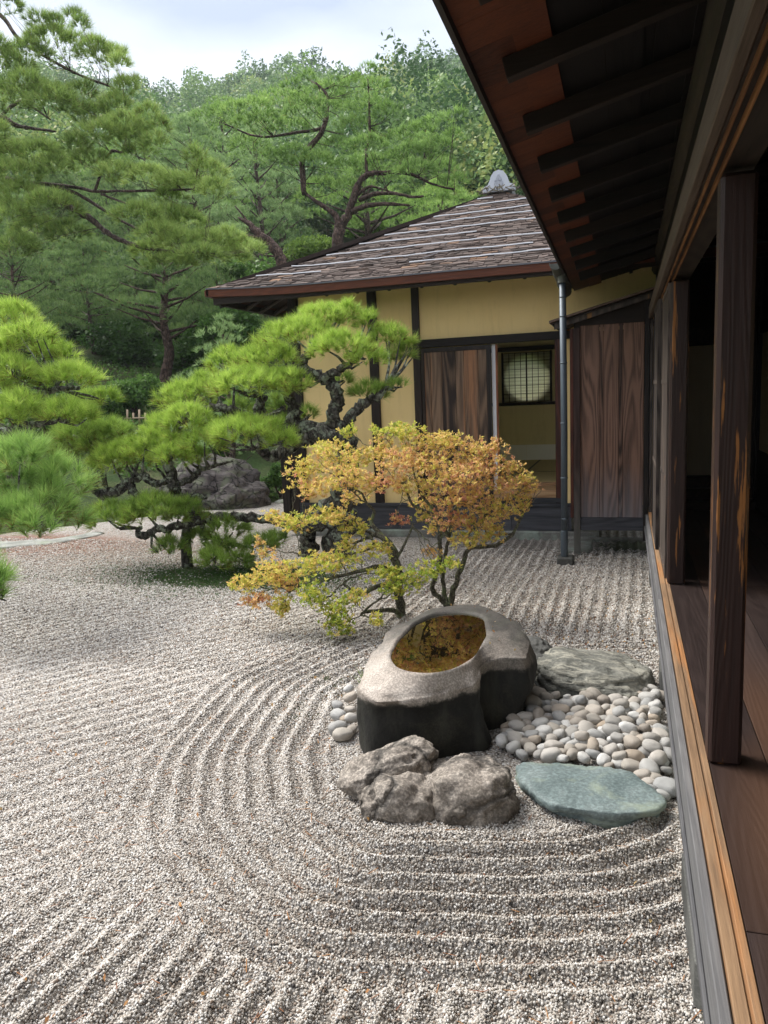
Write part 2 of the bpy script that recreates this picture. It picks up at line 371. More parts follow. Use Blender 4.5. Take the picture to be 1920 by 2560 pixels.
ROCK_PALE = M_stone('pale_rock', [(.12, .125, .11), (.26, .265, .24), (.42, .42, .40)], 4, 50, .2, .9, .04, moss=((.12, .16, .07), .6))
def basin_mat():
    N = NT('basin_stone'); v = N.co(); n = N.noise(v, 5, 8, .62, .3); sp = N.noise(v, 110, 3, .6)
    z = N.n('SeparateXYZ', {0: v}).outputs['Z']
    up = N.n('SeparateXYZ', {0: N.n('NewGeometry').outputs['Normal']}).outputs['Z']
    light = N.ramp(n, [(.3, (.22, .185, .155)), (.5, (.38, .33, .285)), (.7, (.52, .47, .42))])
    dark = N.ramp(n, [(.3, (.004, .004, .0035)), (.55, (.014, .013, .010)), (.75, (.05, .045, .03))])
    # water-stained black sides, pale worn top; the back half of the rim is stained darker
    y = N.n('SeparateXYZ', {0: v}).outputs['Y']
    zz = N.math('ADD', z, N.math('MULTIPLY', N.math('SUBTRACT', N.noise(v, 9, 6, .7), .5), .09))
    top = N.ramp(zz, [(.285, 0.), (.298, .2), (.306, .75), (.320, 1.)])
    back = N.ramp(N.math('ADD', N.math('MULTIPLY', y, .5), N.math('MULTIPLY', n, .5)), [(.08, 1.), (.34, .10)])
    f = N.math('MULTIPLY', top, back)
    c = N.mix(f, dark, light)
    xw = N.n('SeparateXYZ', {0: v}).outputs['X']
    lf = N.math('MULTIPLY', N.ramp(N.math('ADD', xw, N.math('MULTIPLY', n, .3)), [(-.0, 0.), (.01, 0.)]), 0.)
    c = N.mix(.4, c, N.ramp(sp, [(.35, .05), (.5, .3), (.62, .8)]), 'OVERLAY')
    bands = N.noise(N.map(v, (3, 3, .6)), 3, 5, .6)
    c = N.mix(N.math('MULTIPLY', N.math('SUBTRACT', 1., f), N.ramp(bands, [(.5, 0.), (.62, .5)])), c, (.045, .045, .033))
    N.bsdf(c, .72, N.bump(N.math('ADD', n, N.math('MULTIPLY', sp, .15)), .7, .02), .4); return N.m
BASIN = basin_mat()
def water_mat():
    N = NT('still_brown_water'); v = N.co(); n = N.noise(v, 6, 5, .6)
    c = N.mix(n, (.012, .008, .003), (.045, .027, .007)); b = N.n('BsdfDiffuse', {'Color': c})
    fr = N.n('Fresnel', {'IOR': 1.75}).outputs[0]; gl = N.n('BsdfGlossy', {'Color': (.34, .34, .29, 1), 'Roughness': .012, 'Normal': N.bump(N.noise(v, 5, 2), .015, .004)})
    mx = N.n('MixShader', {0: N.math('MULTIPLY_ADD', fr, .85, .03, clamp=True), 1: b.outputs[0], 2: gl.outputs[0]}); N.t.links.new(mx.outputs[0], N.out.inputs['Surface']); return N.m
WATER = water_mat()
def pebble_mat():
    N = NT('river_pebble'); v = N.n('TexCoord').outputs['Object']; r = N.n('ObjectInfo').outputs['Random']
    off = N.n('VectorMath', {0: v, 1: N.n('CombineXYZ', {'X': N.math('MULTIPLY', r, 40.), 'Y': N.math('MULTIPLY', r, 13.)}).outputs[0]}, operation='ADD').outputs[0]
    base = N.ramp(r, [(0., (.24, .21, .18)), (.2, (.33, .30, .26)), (.4, (.27, .27, .265)), (.6, (.38, .37, .35)), (.8, (.31, .25, .19)), (.92, (.44, .43, .41)), (1., (.52, .51, .49))])
    sp = N.noise(off, 70, 4, .7); c = N.mix(.5, base, N.ramp(sp, [(.36, .1), (.48, .5), (.60, .9)]), 'OVERLAY')
    N.bsdf(c, .7, N.bump(N.noise(off, 25, 5, .6), .35, .006), .3); return N.m
PEBBLE = pebble_mat()
def leaf_mat(name, stops, trans=.45):
    N = NT(name); N.leafy(N.ramp(N.attr('rnd'), stops), trans, .5); return N.m
LEAF_AUT = leaf_mat('autumn_leaf', [(0., (.24, .34, .05)), (.18, (.52, .56, .09)), (.4, (.70, .58, .16)), (.6, (.72, .48, .19)), (.8, (.66, .36, .22)), (1., (.54, .20, .15))])
LEAF_GREEN = leaf_mat('broad_leaf_green', [(0., (.035, .085, .02)), (.5, (.09, .18, .04)), (1., (.18, .30, .07))])
LEAF_FRESH = leaf_mat('fresh_leaf', [(0., (.12, .22, .04)), (1., (.30, .42, .09))])
LEAF_HILL = leaf_mat('forest_leaf', [(0., (.05, .11, .04)), (.4, (.13, .23, .08)), (.75, (.24, .36, .12)), (1., (.37, .38, .13))], .3)
LEAF_FALL = leaf_mat('fallen_leaf', [(0., (.16, .05, .02)), (.5, (.42, .22, .08)), (1., (.55, .42, .2))], .1)
def ground_mat():
    N = NT('planted_bank'); v = N.co(); n = N.noise(v, .9, 6, .65); f = N.noise(v, 18, 5, .7)
    c = N.ramp(n, [(.42, (.035, .06, .02)), (.58, (.06, .075, .03)), (.72, (.14, .11, .08))])
    c = N.mix(.4, c, N.ramp(f, [(.35, .1), (.65, .8)]), 'OVERLAY'); N.bsdf(c, .95, N.bump(f, .8, .05), .1); return N.m
GROUND = ground_mat()
def bark_roof_mat():
    N = NT('weathered_bark_shingle'); v = N.co(); r = N.attr('rnd'); n = N.noise(N.map(v, (1, 3, 3)), 9, 6, .65)
    c = N.ramp(r, [(0., (.042, .032, .028)), (.35, (.078, .058, .050)), (.7, (.115, .088, .078)), (.9, (.155, .10, .07)), (1., (.20, .12, .075))])
    c = N.mix(.6, c, N.ramp(n, [(.35, .15), (.65, .8)]), 'OVERLAY')
    N.bsdf(c, .9, N.bump(n, .6, .01), .2); return N.m
SHINGLE = bark_roof_mat()
SHINGLE_UNDER = M_flat('bark_roof_bed', (.04, .03, .027), .95, .1, .4, 12, .4)
# ------------------------------------------------------------------ PART2
# ------------------------------------------------------------------ foliage generators
def unit(a): return a / np.maximum(np.linalg.norm(a, axis=-1, keepdims=True), 1e-9)
def needles(P, A, K, Ln, w, r, spread=1.15, odd=None):
    """K needles per tuft; P tuft points, A tuft axes, r tuft colour numbers"""
    n = len(P); N = n * K
    Pn = np.repeat(P, K, 0); An = np.repeat(A, K, 0)
    rv = unit(RNG.normal(size=(N, 3))); side = unit(np.cross(An, rv))
    th = (RNG.random(N) ** .75) * spread
    D = An * np.cos(th)[:, None] + side * np.sin(th)[:, None]
    ln = (Ln if np.ndim(Ln) == 0 else np.repeat(Ln, K)) * (.7 + .45 * RNG.random(N))
    B = Pn + An * ((RNG.random(N) * .45 - .25) * ln)[:, None]
    D[:, 2] -= .06; D = unit(D)
    wv = unit(np.cross(D, unit(RNG.normal(size=(N, 3))))) * (w * .5)
    mid = B + D * (ln * .55)[:, None] ; tip = B + D * ln[:, None]; tip[:, 2] -= ln * .05
    V = np.stack([B - wv, B + wv, tip], 1).reshape(-1, 3)
    F = np.arange(N * 3).reshape(-1, 3)
    rr = np.repeat(np.clip(np.repeat(r, K) + RNG.normal(0, .17, N), 0, 1), 3)
    tp = np.tile([0., 0., 1.], N); od = RNG.random(N)
    if odd is not None: od = np.where(RNG.random(N) < np.repeat(odd, K), .9999, od)
    od = np.repeat(od, 3)
    return V, F, {'rnd': rr, 'tip': tp, 'odd': od}
def join(parts):
    V = []; F = []; A = {}; b = 0
    for v, f, a in parts:
        V.append(v); F.append(f + b); b += len(v)
        for k, x in a.items(): A.setdefault(k, []).append(x)
    return np.concatenate(V), np.concatenate(F), {k: np.concatenate(x) for k, x in A.items()}
def pad_tufts(c, r, n, flat=.35, up=.7, droop=.0):
    """points and axes over the upper side of a flat-bottomed foliage pad with a lumpy outline"""
    c = np.array(c, float); r = np.array(r, float)
    th = RNG.random(n) * 2 * math.pi; z = RNG.random(n) ** .8
    rad = np.sqrt(np.clip(1 - z * z, 0, 1)); ph = RNG.random() * 6
    lob = 1 + .16 * np.sin(3 * th + ph) + .10 * np.sin(5 * th + 2 * ph)
    u = np.stack([rad * np.cos(th) * lob, rad * np.sin(th) * lob, z - flat * RNG.random(n) * rad], 1)
    s = .82 + .2 * RNG.random(n); P = c + u * r * s[:, None]
    A = unit(unit(u / r * r.min()) * .8 + np.array([0, 0, up - droop]) + RNG.normal(0, .18, (n, 3)))
    return P, A
def leaves(P, A, K, ln, wd, r, spread=1.25, jit=.1):
    n = len(P); N = n * K; Pn = np.repeat(P, K, 0); An = np.repeat(A, K, 0)
    side = unit(np.cross(An, unit(RNG.normal(size=(N, 3))))); th = .35 + RNG.random(N) * spread
    D = unit(An * np.cos(th)[:, None] + side * np.sin(th)[:, None])
    l = ln * (.6 + .55 * RNG.random(N))[:, None]; nr = unit(np.cross(D, unit(np.cross(An, D) + RNG.normal(0, .25, (N, 3)))))
    wv = unit(np.cross(D, nr)) * wd * (.7 + .5 * RNG.random(N))[:, None] * .5
    B = Pn + RNG.normal(0, ln * .15, (N, 3)); m = B + D * l * .55 + nr * l * .08
    V = np.stack([B, m - wv, B + D * l, m + wv], 1).reshape(-1, 3)
    F = np.arange(N * 4).reshape(-1, 4)
    return V, F, {'rnd': np.repeat(np.clip(np.repeat(r, K) + RNG.normal(0, jit, N), 0, 1), 4)}
def cards(P, size, r, aniso=(1, 1, .7)):
    n = len(P); nr = unit(RNG.normal(size=(n, 3)) * np.array([.8, .8, 1]) + np.array([0, 0, .5]))
    u = unit(np.cross(nr, unit(RNG.normal(size=(n, 3))))); v = np.cross(nr, u)
    s = (size * (.6 + .8 * RNG.random(n)))[:, None] if np.ndim(size) == 0 else (size * (.6 + .8 * RNG.random(n)))[:, None]
    u = u * s * .5; v = v * s * .32
    V = np.stack([P - u, P - v * .9, P + u, P + v], 1).reshape(-1, 3)
    return V, np.arange(n * 4).reshape(-1, 4), {'rnd': np.repeat(np.clip(r, 0, 1), 4)}

def branches(mb, base, targets, r0, seed=0, bend=.12, rmin=.004, sides=6, power=.5, first=.45, sag=0.):
    """grows limbs from base towards every target point by repeatedly splitting them"""
    rnd = random.Random(seed); T = [Vector(t) for t in targets]; n0 = len(T)
    def rad(k): return max(rmin, r0 * (k / n0) ** power)
    def seg(a, b, ra, rb):
        L_ = (b - a).length; k = 3 if L_ > rb * 6 else 2
        pts = [a.lerp(b, i / k) + (Vector([rnd.uniform(-1, 1) for _ in range(3)]) * L_ * bend * (1 if 0 < i < k else 0)) for i in range(k + 1)]
        mb.tube(pts, [ra + (rb - ra) * i / k for i in range(k + 1)], sides if ra > rmin * 2.5 else 4, cap=False)
    def rec(p, ts, ra, depth):
        if len(ts) == 1 or depth > 11:
            for t in ts[:3]: seg(p, t, min(ra, rad(1) * 1.2), rmin * .7)
            return
        a = rnd.choice(ts); b = max(ts, key=lambda t: (t - a).length)
        a = max(ts, key=lambda t: (t - b).length); ga = [t for t in ts if (t - a).length <= (t - b).length]; gb = [t for t in ts if (t - a).length > (t - b).length]
        for g in (ga, gb):
            if not g: continue
            c = sum(g, Vector()) / len(g); q = p.lerp(c, first if len(g) > 1 else .6)
            q.z -= sag * (c - p).length
            r1 = min(ra, rad(len(g))); seg(p, q, ra if len(g) > len(ts) * .5 else min(ra, r1 * 1.15), r1); rec(q, g, r1, depth + 1)
    rec(Vector(base), T, r0, 0)

def smooth_path(pts, rads, per=6, jit=0., seed=1):
    """Catmull-Rom through the points with a little gnarl"""
    rnd = random.Random(seed); P = [Vector(p) for p in pts]; o = []; R = []
    for i in range(len(P) - 1):
        a = P[max(i - 1, 0)]; b = P[i]; c = P[i + 1]; d = P[min(i + 2, len(P) - 1)]
        for k in range(per):
            t = k / per
            q = .5 * ((2 * b) + (c - a) * t + (2 * a - 5 * b + 4 * c - d) * t * t + (3 * b - a - 3 * c + d) * t ** 3)
            r = rads[i] + (rads[i + 1] - rads[i]) * t
            o.append(q + Vector([rnd.uniform(-1, 1) for _ in range(3)]) * jit * r); R.append(r * (1 + rnd.uniform(-.1, .1)))
    o.append(P[-1]); R.append(rads[-1]); return o, R

# ------------------------------------------------------------------ terrain and gravel
def terrain(x, y):
    x = np.asarray(x, float); y = np.asarray(y, float)
    d = np.maximum((x + 9) * -.749 + (y - 8.3) * .662, y - 12.6)
    z = np.where(d < 10, .3 * np.clip(d, 0, None), 3 + (d - 10) * .375)
    d2 = np.clip(y - 200, 0, None); z = z - d2 * .55
    z = z + np.clip((d - 20) / 60, 0, 1) * (5 * np.sin(x * .045 + 1) * np.sin(y * .03) + 2.2 * np.sin(x * .13 + y * .07))
    z = z + np.where(d > .3, .06 * np.sin(x * 1.7) * np.sin(y * 1.3 + x), 0)
    return np.where(d > -.2, z - .02, -.06)
def grid(xs, ys, zf):
    X, Y = np.meshgrid(xs, ys, indexing='ij'); Z = zf(X, Y)
    V = np.stack([X, Y, Z], -1).reshape(-1, 3); nx, ny = X.shape
    i = np.arange(nx - 1)[:, None] * ny + np.arange(ny - 1)[None, :]
    F = np.stack([i, i + ny, i + ny + 1, i + 1], -1).reshape(-1, 4); return V, F
xs = np.concatenate([np.linspace(-1500, -260, 14), np.linspace(-240, -32, 53), np.linspace(-30, 8, 100), np.linspace(12, 200, 48), np.linspace(230, 1500, 12)])
ys = np.concatenate([np.linspace(-900, -15, 12), np.linspace(-10, 30, 110), np.linspace(33, 260, 70), np.linspace(280, 1800, 14)])
V, F = grid(xs, ys, terrain)
g = link('ground', np_mesh('ground', V, F, GROUND, smooth=True)); tag(g, kind='structure')

GROUP = np.array([(-1.36, 3.3), (-1.2, 2.95), (-.88, 2.72), (-.5, 2.80), (-.25, 2.88), (-.03, 3.05), (.10, 3.4), (.16, 4.4), (.0, 4.65), (-.5, 4.5), (-.9, 4.75), (-1.3, 4.6), (-1.5, 4.0)])
def poly_dist(x, y, P):
    """signed distance, positive outside"""
    d = np.full(x.shape, 1e9); inside = np.zeros(x.shape, bool)
    for i in range(len(P)):
        ax, ay = P[i]; bx, by = P[(i + 1) % len(P)]; ex, ey = bx - ax, by - ay
        t = np.clip(((x - ax) * ex + (y - ay) * ey) / (ex * ex + ey * ey), 0, 1)
        d = np.minimum(d, np.hypot(x - ax - t * ex, y - ay - t * ey))
        c = ((ay > y) != (by > y)) & (x < (bx - ax) * (y - ay) / (by - ay + 1e-12) + ax); inside ^= c
    return np.where(inside, -d, d)
def vnoise(x, y, s, seed=0):
    r = np.random.default_rng(seed); ph = r.random((6, 4)) * 6.28; o = 0
    for k in range(6):
        f = s * (.6 + .9 * k / 3); a = ph[k, 3]; o = o + np.sin((x * math.cos(a) + y * math.sin(a)) * f + ph[k, 0]) * np.sin((-x * math.sin(a) + y * math.cos(a)) * f * .8 + ph[k, 1])
    return o / 3
def gravel_h(x, y):
    d = poly_dist(x, y, GROUP); wob = vnoise(x, y, 2.2, 3) * .03
    lam = .104
    ph_ = 2 * math.pi * (d + wob) / lam; ring = np.sin(ph_) - .22 * np.cos(2 * ph_)
    wr = 1 / (1 + np.exp((d - .95 + .2 / (1 + np.exp(-(x + .9) / .1)) + .12 * vnoise(x, y, 1.5, 5)) / .05))
    front = 1 / (1 + np.exp((y - 3.0) / .25))
    back = 1 / (1 + np.exp(-(y - 5.0) / .2)) / (1 + np.exp(-(x + 2.0) / .12))
    ps2 = 2 * math.pi * (x + .02 * np.sin(y * 1.4) + wob * .6) / .098; sx = np.sin(ps2) - .22 * np.cos(2 * ps2)
    s2 = np.sin(2 * math.pi * ((x * .80 - y * .60) + vnoise(x, y, 1.2, 8) * .06) / .115)
    near = 1 / (1 + np.exp((y - 2.6 - .35 * x) / .15))
    amp2 = .5 * np.exp(-np.clip(y - 4.6, 0, None) / 2.2)
    straight = np.where(back > .5, sx, near * sx * 1.3 + (1 - near) * s2 * amp2)
    soft = .8 + .35 * vnoise(x, y, 1.8, 9)
    h = (wr * ring * np.clip(d / .08, 0, 1) * (1 + .45 * front) + (1 - wr) * straight) * .0142 * soft
    h = h * np.clip((11.5 - y) / 3, 0, 1) * np.clip((.22 - x) / .06, 0, 1)
    h = h + .006 * vnoise(x, y, 5, 11) + .004 * vnoise(x, y, 17, 12)
    moss = np.exp(-(((x + 3.75) / 1.05) ** 2 + ((y - 6.75) / .55) ** 2))
    return h * (1 - .8 * moss) + .02 * moss
gx = np.concatenate([np.linspace(-13, -4.4, 130), np.linspace(-4.38, .24, 380)])
gy = np.concatenate([np.linspace(-1.5, 1.1, 30), np.linspace(1.12, 8.5, 620), np.linspace(8.55, 13.2, 90)])
V, F = grid(gx, gy, lambda x, y: gravel_h(x, y))
X_, Y_ = V[:, 0], V[:, 1]
# the sheet dips under the bank beyond its curved far edge
dd = np.maximum((X_ + 9) * -.749 + (Y_ - 8.3) * .662, Y_ - 12.6); V[:, 2] -= np.clip(dd, 0, 1) * .6
moss_dark = np.exp(-(((X_ + 3.75) / 1.25) ** 2 + ((Y_ - 6.7) / .55) ** 2)) * 1.35 + .75 * np.exp(-(((X_ + 1.75) / .28) ** 2 + ((Y_ - 3.95) / .55) ** 2)) \
    + .8 * np.exp(-(((X_ - .1) / .5) ** 2 + ((Y_ - 8.6) / .5) ** 2)) + .5 * np.exp(-((X_ - .28) / .07) ** 2) * (Y_ < 7) + .45 * np.exp(-(((X_ + .02) / .2) ** 2 + ((Y_ - 2.85) / .12) ** 2))  # moss patch under the pine, plus darkened patches by basin, house and slab
li = 1.0 * np.exp(-(((X_ + 7.6) / 2.1) ** 2 + ((Y_ - 8.0) / .85) ** 2)) + .35 * np.exp(-(((X_ + 1.5) / .5) ** 2 + ((Y_ - 4.6) / .5) ** 2)) + .22 * np.exp(-(((X_ + .1) / .7) ** 2 + ((Y_ - 5.3) / .8) ** 2))
va = np.clip((-V[:, 2] - .004) / .012, 0, 1) * (Y_ < 9.5); GR = gravel_mat()  # trough mask for the painted furrow shade
g = link('gravel', np_mesh('gravel', V, F, GR, {'moss': moss_dark, 'litter': li, 'valley': va}, smooth=True)); tag(g, kind='structure')

# loose grains of gravel on the raked sheet, small flattened stones
def grains():
    P = []
    def fill(n, x0, x1, y0, y1):
        y = np.sqrt(RNG.uniform(y0 * y0, y1 * y1, n)); x = x1 - RNG.random(n) * (x1 + 1.02 * y + .45); P.append(np.stack([x, y], 1))
    fill(102000, 0, .225, 1.15, 2.6); fill(150000, 0, .225, 2.6, 4.2); fill(106000, 0, .225, 4.2, 6.2); fill(46000, 0, .22, 6.2, 8.4)
    P = np.concatenate(P)
    vis = (poly_dist(P[:, 0], P[:, 1], GROUP) > -.3)
    inside_moss = np.exp(-(((P[:, 0] + 3.75) / 1.1) ** 2 + ((P[:, 1] - 6.7) / .5) ** 2)) > .45
    P = P[vis & ~(inside_moss & (RNG.random(len(P)) < .85))]; n = len(P)
    z = gravel_h(P[:, 0], P[:, 1]); C = np.concatenate([P, z[:, None]], 1)
    a = np.array([(-1, -1, -1), (1, -1, -1), (1, 1, -1), (-1, 1, -1), (-1, -1, 1), (1, -1, 1), (1, 1, 1), (-1, 1, 1)], float) * .6
    R_ = np.linalg.qr(RNG.normal(size=(n, 3, 3)))[0]
    s = (.0026 + .0034 * RNG.random(n) ** 1.5)[:, None] * np.array([1.25, .95, .8]) * (.85 + .3 * RNG.random((n, 3)))
    s = s * np.clip(P[:, 1] / 3.2, 1, 1.7)[:, None]
    Vt = a[None] * (1 + RNG.uniform(-.22, .22, (n, 8, 3))); Vt = np.einsum('nij,nkj->nki', R_, Vt * s[:, None, :]); Vt = Vt + C[:, None, :] + np.array([0, 0, .0025])
    q = np.array([(0, 3, 2, 1), (4, 5, 6, 7), (0, 1, 5, 4), (1, 2, 6, 5), (2, 3, 7, 6), (3, 0, 4, 7)])
    Fs = (np.arange(n)[:, None, None] * 8 + q[None]).reshape(-1, 4)
    return np_mesh('gravel_stones', Vt.reshape(-1, 3), Fs, grain_mat(), {'rnd': np.repeat(np.where((z < -.009) & (RNG.random(n) < .5), RNG.random(n) * .3, RNG.random(n)), 8)}, smooth=True)  # trough grains coloured darker to stand in for furrow shade
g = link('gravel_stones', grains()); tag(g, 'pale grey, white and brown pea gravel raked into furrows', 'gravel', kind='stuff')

# red needles and dry leaves blown over the gravel
def litter():
    n1, n2, n3 = 9000, 1100, 300
    x = np.concatenate([RNG.normal(-6.8, 1.6, n1), RNG.uniform(-3.5, .2, n2)]); y = np.concatenate([RNG.normal(7.9, .75, n1), RNG.uniform(1.4, 7.5, n2)])
    n = len(x); c = np.stack([x, y, gravel_h(x, y) + .009], 1); a = RNG.random(n) * 6.28; d = np.stack([np.cos(a), np.sin(a), RNG.normal(0, .08, n)], 1)
    l = (.012 + .022 * RNG.random(n))[:, None]; w = np.stack([-np.sin(a), np.cos(a), 0 * a], 1) * .0013
    V1 = np.stack([c - d * l - w, c - d * l + w, c + d * l + w, c + d * l - w], 1).reshape(-1, 3); r1 = np.repeat(RNG.random(n) * .35, 4)
    x = np.concatenate([RNG.uniform(-3.5, .2, n3), RNG.normal(-.1, .4, 260)]); y = np.concatenate([RNG.uniform(1.3, 6.5, n3), RNG.normal(5.2, .5, 260)])
    ok = poly_dist(x, y, GROUP) > .02; x = x[ok]; y = y[ok]
    P = np.stack([x, y, gravel_h(x, y) + .011], 1); A = unit(RNG.normal(0, .25, (len(x), 3)) + np.array([0, 0, 1.])); 
    V2, F2, a2 = leaves(P, A, 1, .022, .012, RNG.random(len(x)) * .8, spread=1.0)
    V_ = np.concatenate([V1, V2]); F_ = np.arange(len(V_)).reshape(-1, 4)
    return np_mesh('needle_litter', V_, F_, LEAF_FALL, {'rnd': np.concatenate([r1, a2['rnd']])})
g = link('needle_litter', litter()); tag(g, 'red brown pine needles and dry leaves scattered over the gravel', 'litter', kind='stuff')
def moss():
    n = 9000; x = RNG.normal(-3.75, .75, n); y = RNG.normal(6.65, .34, n); P = np.stack([x, y, gravel_h(x, y) + .004], 1)
    A = unit(RNG.normal(0, .5, (n, 3)) + np.array([0, 0, .8])); return np_mesh('moss', *leaves(P, A, 3, .016, .008, RNG.random(n) * .5)[:2], LEAF_GREEN, {'rnd': np.repeat(RNG.random(n * 3) * .4, 4)})
g = link('moss', moss()); tag(g, 'dark green moss on the gravel under the spreading pine', 'moss', kind='stuff')

# ------------------------------------------------------------------ near building with its veranda
VH = empty('veranda_house', (.4, 5, 0), 'dark timber house with open veranda and deep eaves along the right edge', 'house')
Y0, Y1 = -2.4, 8.96
mb = MB(); mb.box(.225, .33, Y0, 8.05, -.1, .30); mb.build('foundation', CONCRETE, VH, bevel=.006)
for (ya, yb, xa) in ((2.05, 2.62, .17), (4.35, 4.62, .17), (6.85, 7.15, .18), (.2, .6, .17)):
    mb = MB(); mb.box(xa + .02, xa + .17, ya, yb, -.05, .16); mb.build('foundation_stone', STONE_DARK, VH, bevel=.02)
mb = MB()
ya = Y0
while ya < 8.0:
    yb = min(ya + 3.6, 8.02); mb.box(.188, .214, ya, yb - .003, .285, .452); mb.box(.176, .188, ya, yb - .003, .30, .335); ya = yb
mb.build('sill_board', WOOD_GREY_Y, VH, bevel=.003)
mb = MB()
for (a, b) in ((Y0, 1.2), (1.203, 5.1), (5.103, 8.9)):
    r = random.random(); mb.box(.217, .272, a, b, .42, .466, r); mb.box(.217, .246, a, b, .4665, .472, r); mb.box(.254, .272, a, b, .4665, .472, r)
mb.build('threshold_rail', WOOD_RAIL, VH, bevel=.002)
mb = MB(); x = .275
for k, w in enumerate((.185, .19, .20, .19, .18, .2, .19, .2, .2, .2, .2, .2)):
    cuts = sorted([Y0, 8.5] + [random.uniform(0, 8) for _ in range(2)])
    for a, b in zip(cuts[:-1], cuts[1:]): mb.box(x, x + w - .004, a, b - .003, .43, .468 + random.uniform(0, .0015))
    x += w
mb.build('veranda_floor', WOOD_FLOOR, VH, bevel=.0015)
for (ya, xa) in ((2.62, .268), (5.09, .256), (-.9, .268)):
    mb = MB(); mb.box(xa, xa + .105, ya, ya + .105, .469, 2.37)
    p = mb.build('pillar', WOOD_PILLAR, VH, bevel=.012)
mb = MB(); mb.box(.20, .23, Y0, Y1, 2.385, 2.495, .3); mb.build('lintel_beam', WOOD_KAMOI, VH, bevel=.004)
mb = MB()
for (xa, xb, zt) in ((.240, .247, 2.375), (.266, .274, 2.371)): mb.box(xa, xb, Y0, Y1, zt, 2.41, .6)
mb.build('groove_lip', WOOD_GROOVE, VH, bevel=.001)
mb = MB(); mb.box(.231, .372, Y0, Y1, 2.3901, 2.52, .4); mb.build('groove_beam', WOOD_PURLIN, VH, bevel=.003)
# plaster and boards above the lintel, the purlin that carries the rafters
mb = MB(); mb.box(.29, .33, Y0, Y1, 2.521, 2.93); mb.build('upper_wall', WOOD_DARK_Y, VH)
mb = MB(); mb.tube([(.33, Y0, 2.985), (.335, 1.5, 2.995), (.33, 4.2, 2.985), (.33, Y1, 2.98)], [.085] * 4, 12, .4); mb.build('purlin', WOOD_PURLIN, VH, smooth=True)
PIT = .237
def soff(x, y): return 2.98 + PIT * (x + .45) - .0285 * (y - 3.7)
for k in range(13):                                     # rafters
    y = 3.14 - 4 * .60 + k * .60
    if y > 8.9: break
    mb = MB(); a = (-.45, y, soff(-.45, y) - .04); b = (2.6, y, soff(2.6, y) - .04); mb.beam(a, b, .055, .078)
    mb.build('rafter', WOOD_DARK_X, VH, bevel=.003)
mb = MB(); y = Y0
while y < Y1 - .02:                                      # red cedar boards along the eave, side by side
    w = random.uniform(.15, .2); yb = min(y + w, Y1)
    pts = [(-.563, y, soff(-.563, y) + .004), (-.28, y, soff(-.28, y) + .004), (-.28, yb - .002, soff(-.28, yb) + .004), (-.563, yb - .002, soff(-.563, yb) + .004)]
    mb.hexa(pts + [(p[0], p[1], p[2] + .018) for p in pts]); y = yb
mb.build('eave_board', WOOD_EAVE, VH)
mb = MB(); xa = -.375                                     # battens along the eave
for xa, xb in ((-.40, -.27), (.02, .055), (.25, .285), (.8, .835)):
    pts = [(xa, Y0, soff(xa, Y0) - .001), (xb, Y0, soff(xb, Y0) - .001), (xb, Y1, soff(xb, Y1) - .001), (xa, Y1, soff(xa, Y1) - .001)]
    if xa < -.3: B2 = MB(); B2.hexa([(p[0], p[1], p[2] + .0) for p in pts] + [(p[0], p[1], p[2] + .004) for p in pts]); B2.build('eave_batten', WOOD_EAVE, VH)
    else: mb.hexa([(p[0], p[1], p[2] - .0) for p in pts] + [(p[0], p[1], p[2] + .02) for p in pts])
mb.build('ceiling_batten', WOOD_DARK_Y, VH)
mb = MB(); n = 16                                        # dark ceiling boards above the rafters and the roof itself
for i in range(n):
    xa = -.28 + i * .19; xb = xa + .187
    pts = [(xa, Y0, soff(xa, Y0) + .02), (xb, Y0, soff(xb, Y0) + .02), (xb, Y1, soff(xb, Y1) + .02), (xa, Y1, soff(xa, Y1) + .02)]
    mb.hexa(pts + [(p[0], p[1], p[2] + .015) for p in pts])
mb.build('ceiling_board', WOOD_DARK_Y, VH)
mb = MB(); pts = [(-.58, Y0, soff(-.58, Y0) + .03), (2.9, Y0, soff(2.9, Y0) + .06), (2.9, Y1, soff(2.9, Y1) + .06), (-.58, Y1, soff(-.58, Y1) + .03)]
mb.hexa(pts + [(p[0], p[1], p[2] + .05) for p in pts]); mb.build('roof', SHINGLE_UNDER, VH)
mb = MB(); pts = [(-.585, Y0, soff(-.6, Y0) - .012), (-.565, Y0, soff(-.6, Y0) - .012), (-.565, Y1 - .35, soff(-.6, Y1) - .012), (-.585, Y1 - .35, soff(-.6, Y1) - .012)]
mb.hexa(pts + [(p[0], p[1], p[2] + .075) for p in pts]); mb.build('eave_edge', M_flat('dark_eave_edge', (.035, .03, .03), .6, .3, .3, 6, .2), VH)
# sliding shutters closing the far half of the veranda front
yy = 5.24
for k in range(4):
    ya = yy + k * .93; xo = .218 if k % 2 else .245
    mb = MB(); y = ya + .04
    for j in range(5): mb.box(xo + .006, xo + .018, y, y + .166, .476, 2.37); y += .168
    sh = mb.build('shutter', WOOD_SHUT, VH)
    mb = MB()
    for (a, b) in ((ya, ya + .04), (ya + .885, ya + .925)): mb.box(xo, xo + .024, a, b, .475, 2.372)
    for z in (.475, 1.1, 1.75, 2.34): mb.box(xo + .001, xo + .023, ya + .041, ya + .884, z, z + .03)
    f = link('shutter_frame', mb.mesh('shutter_frame', WOOD_SHUT), sh); 
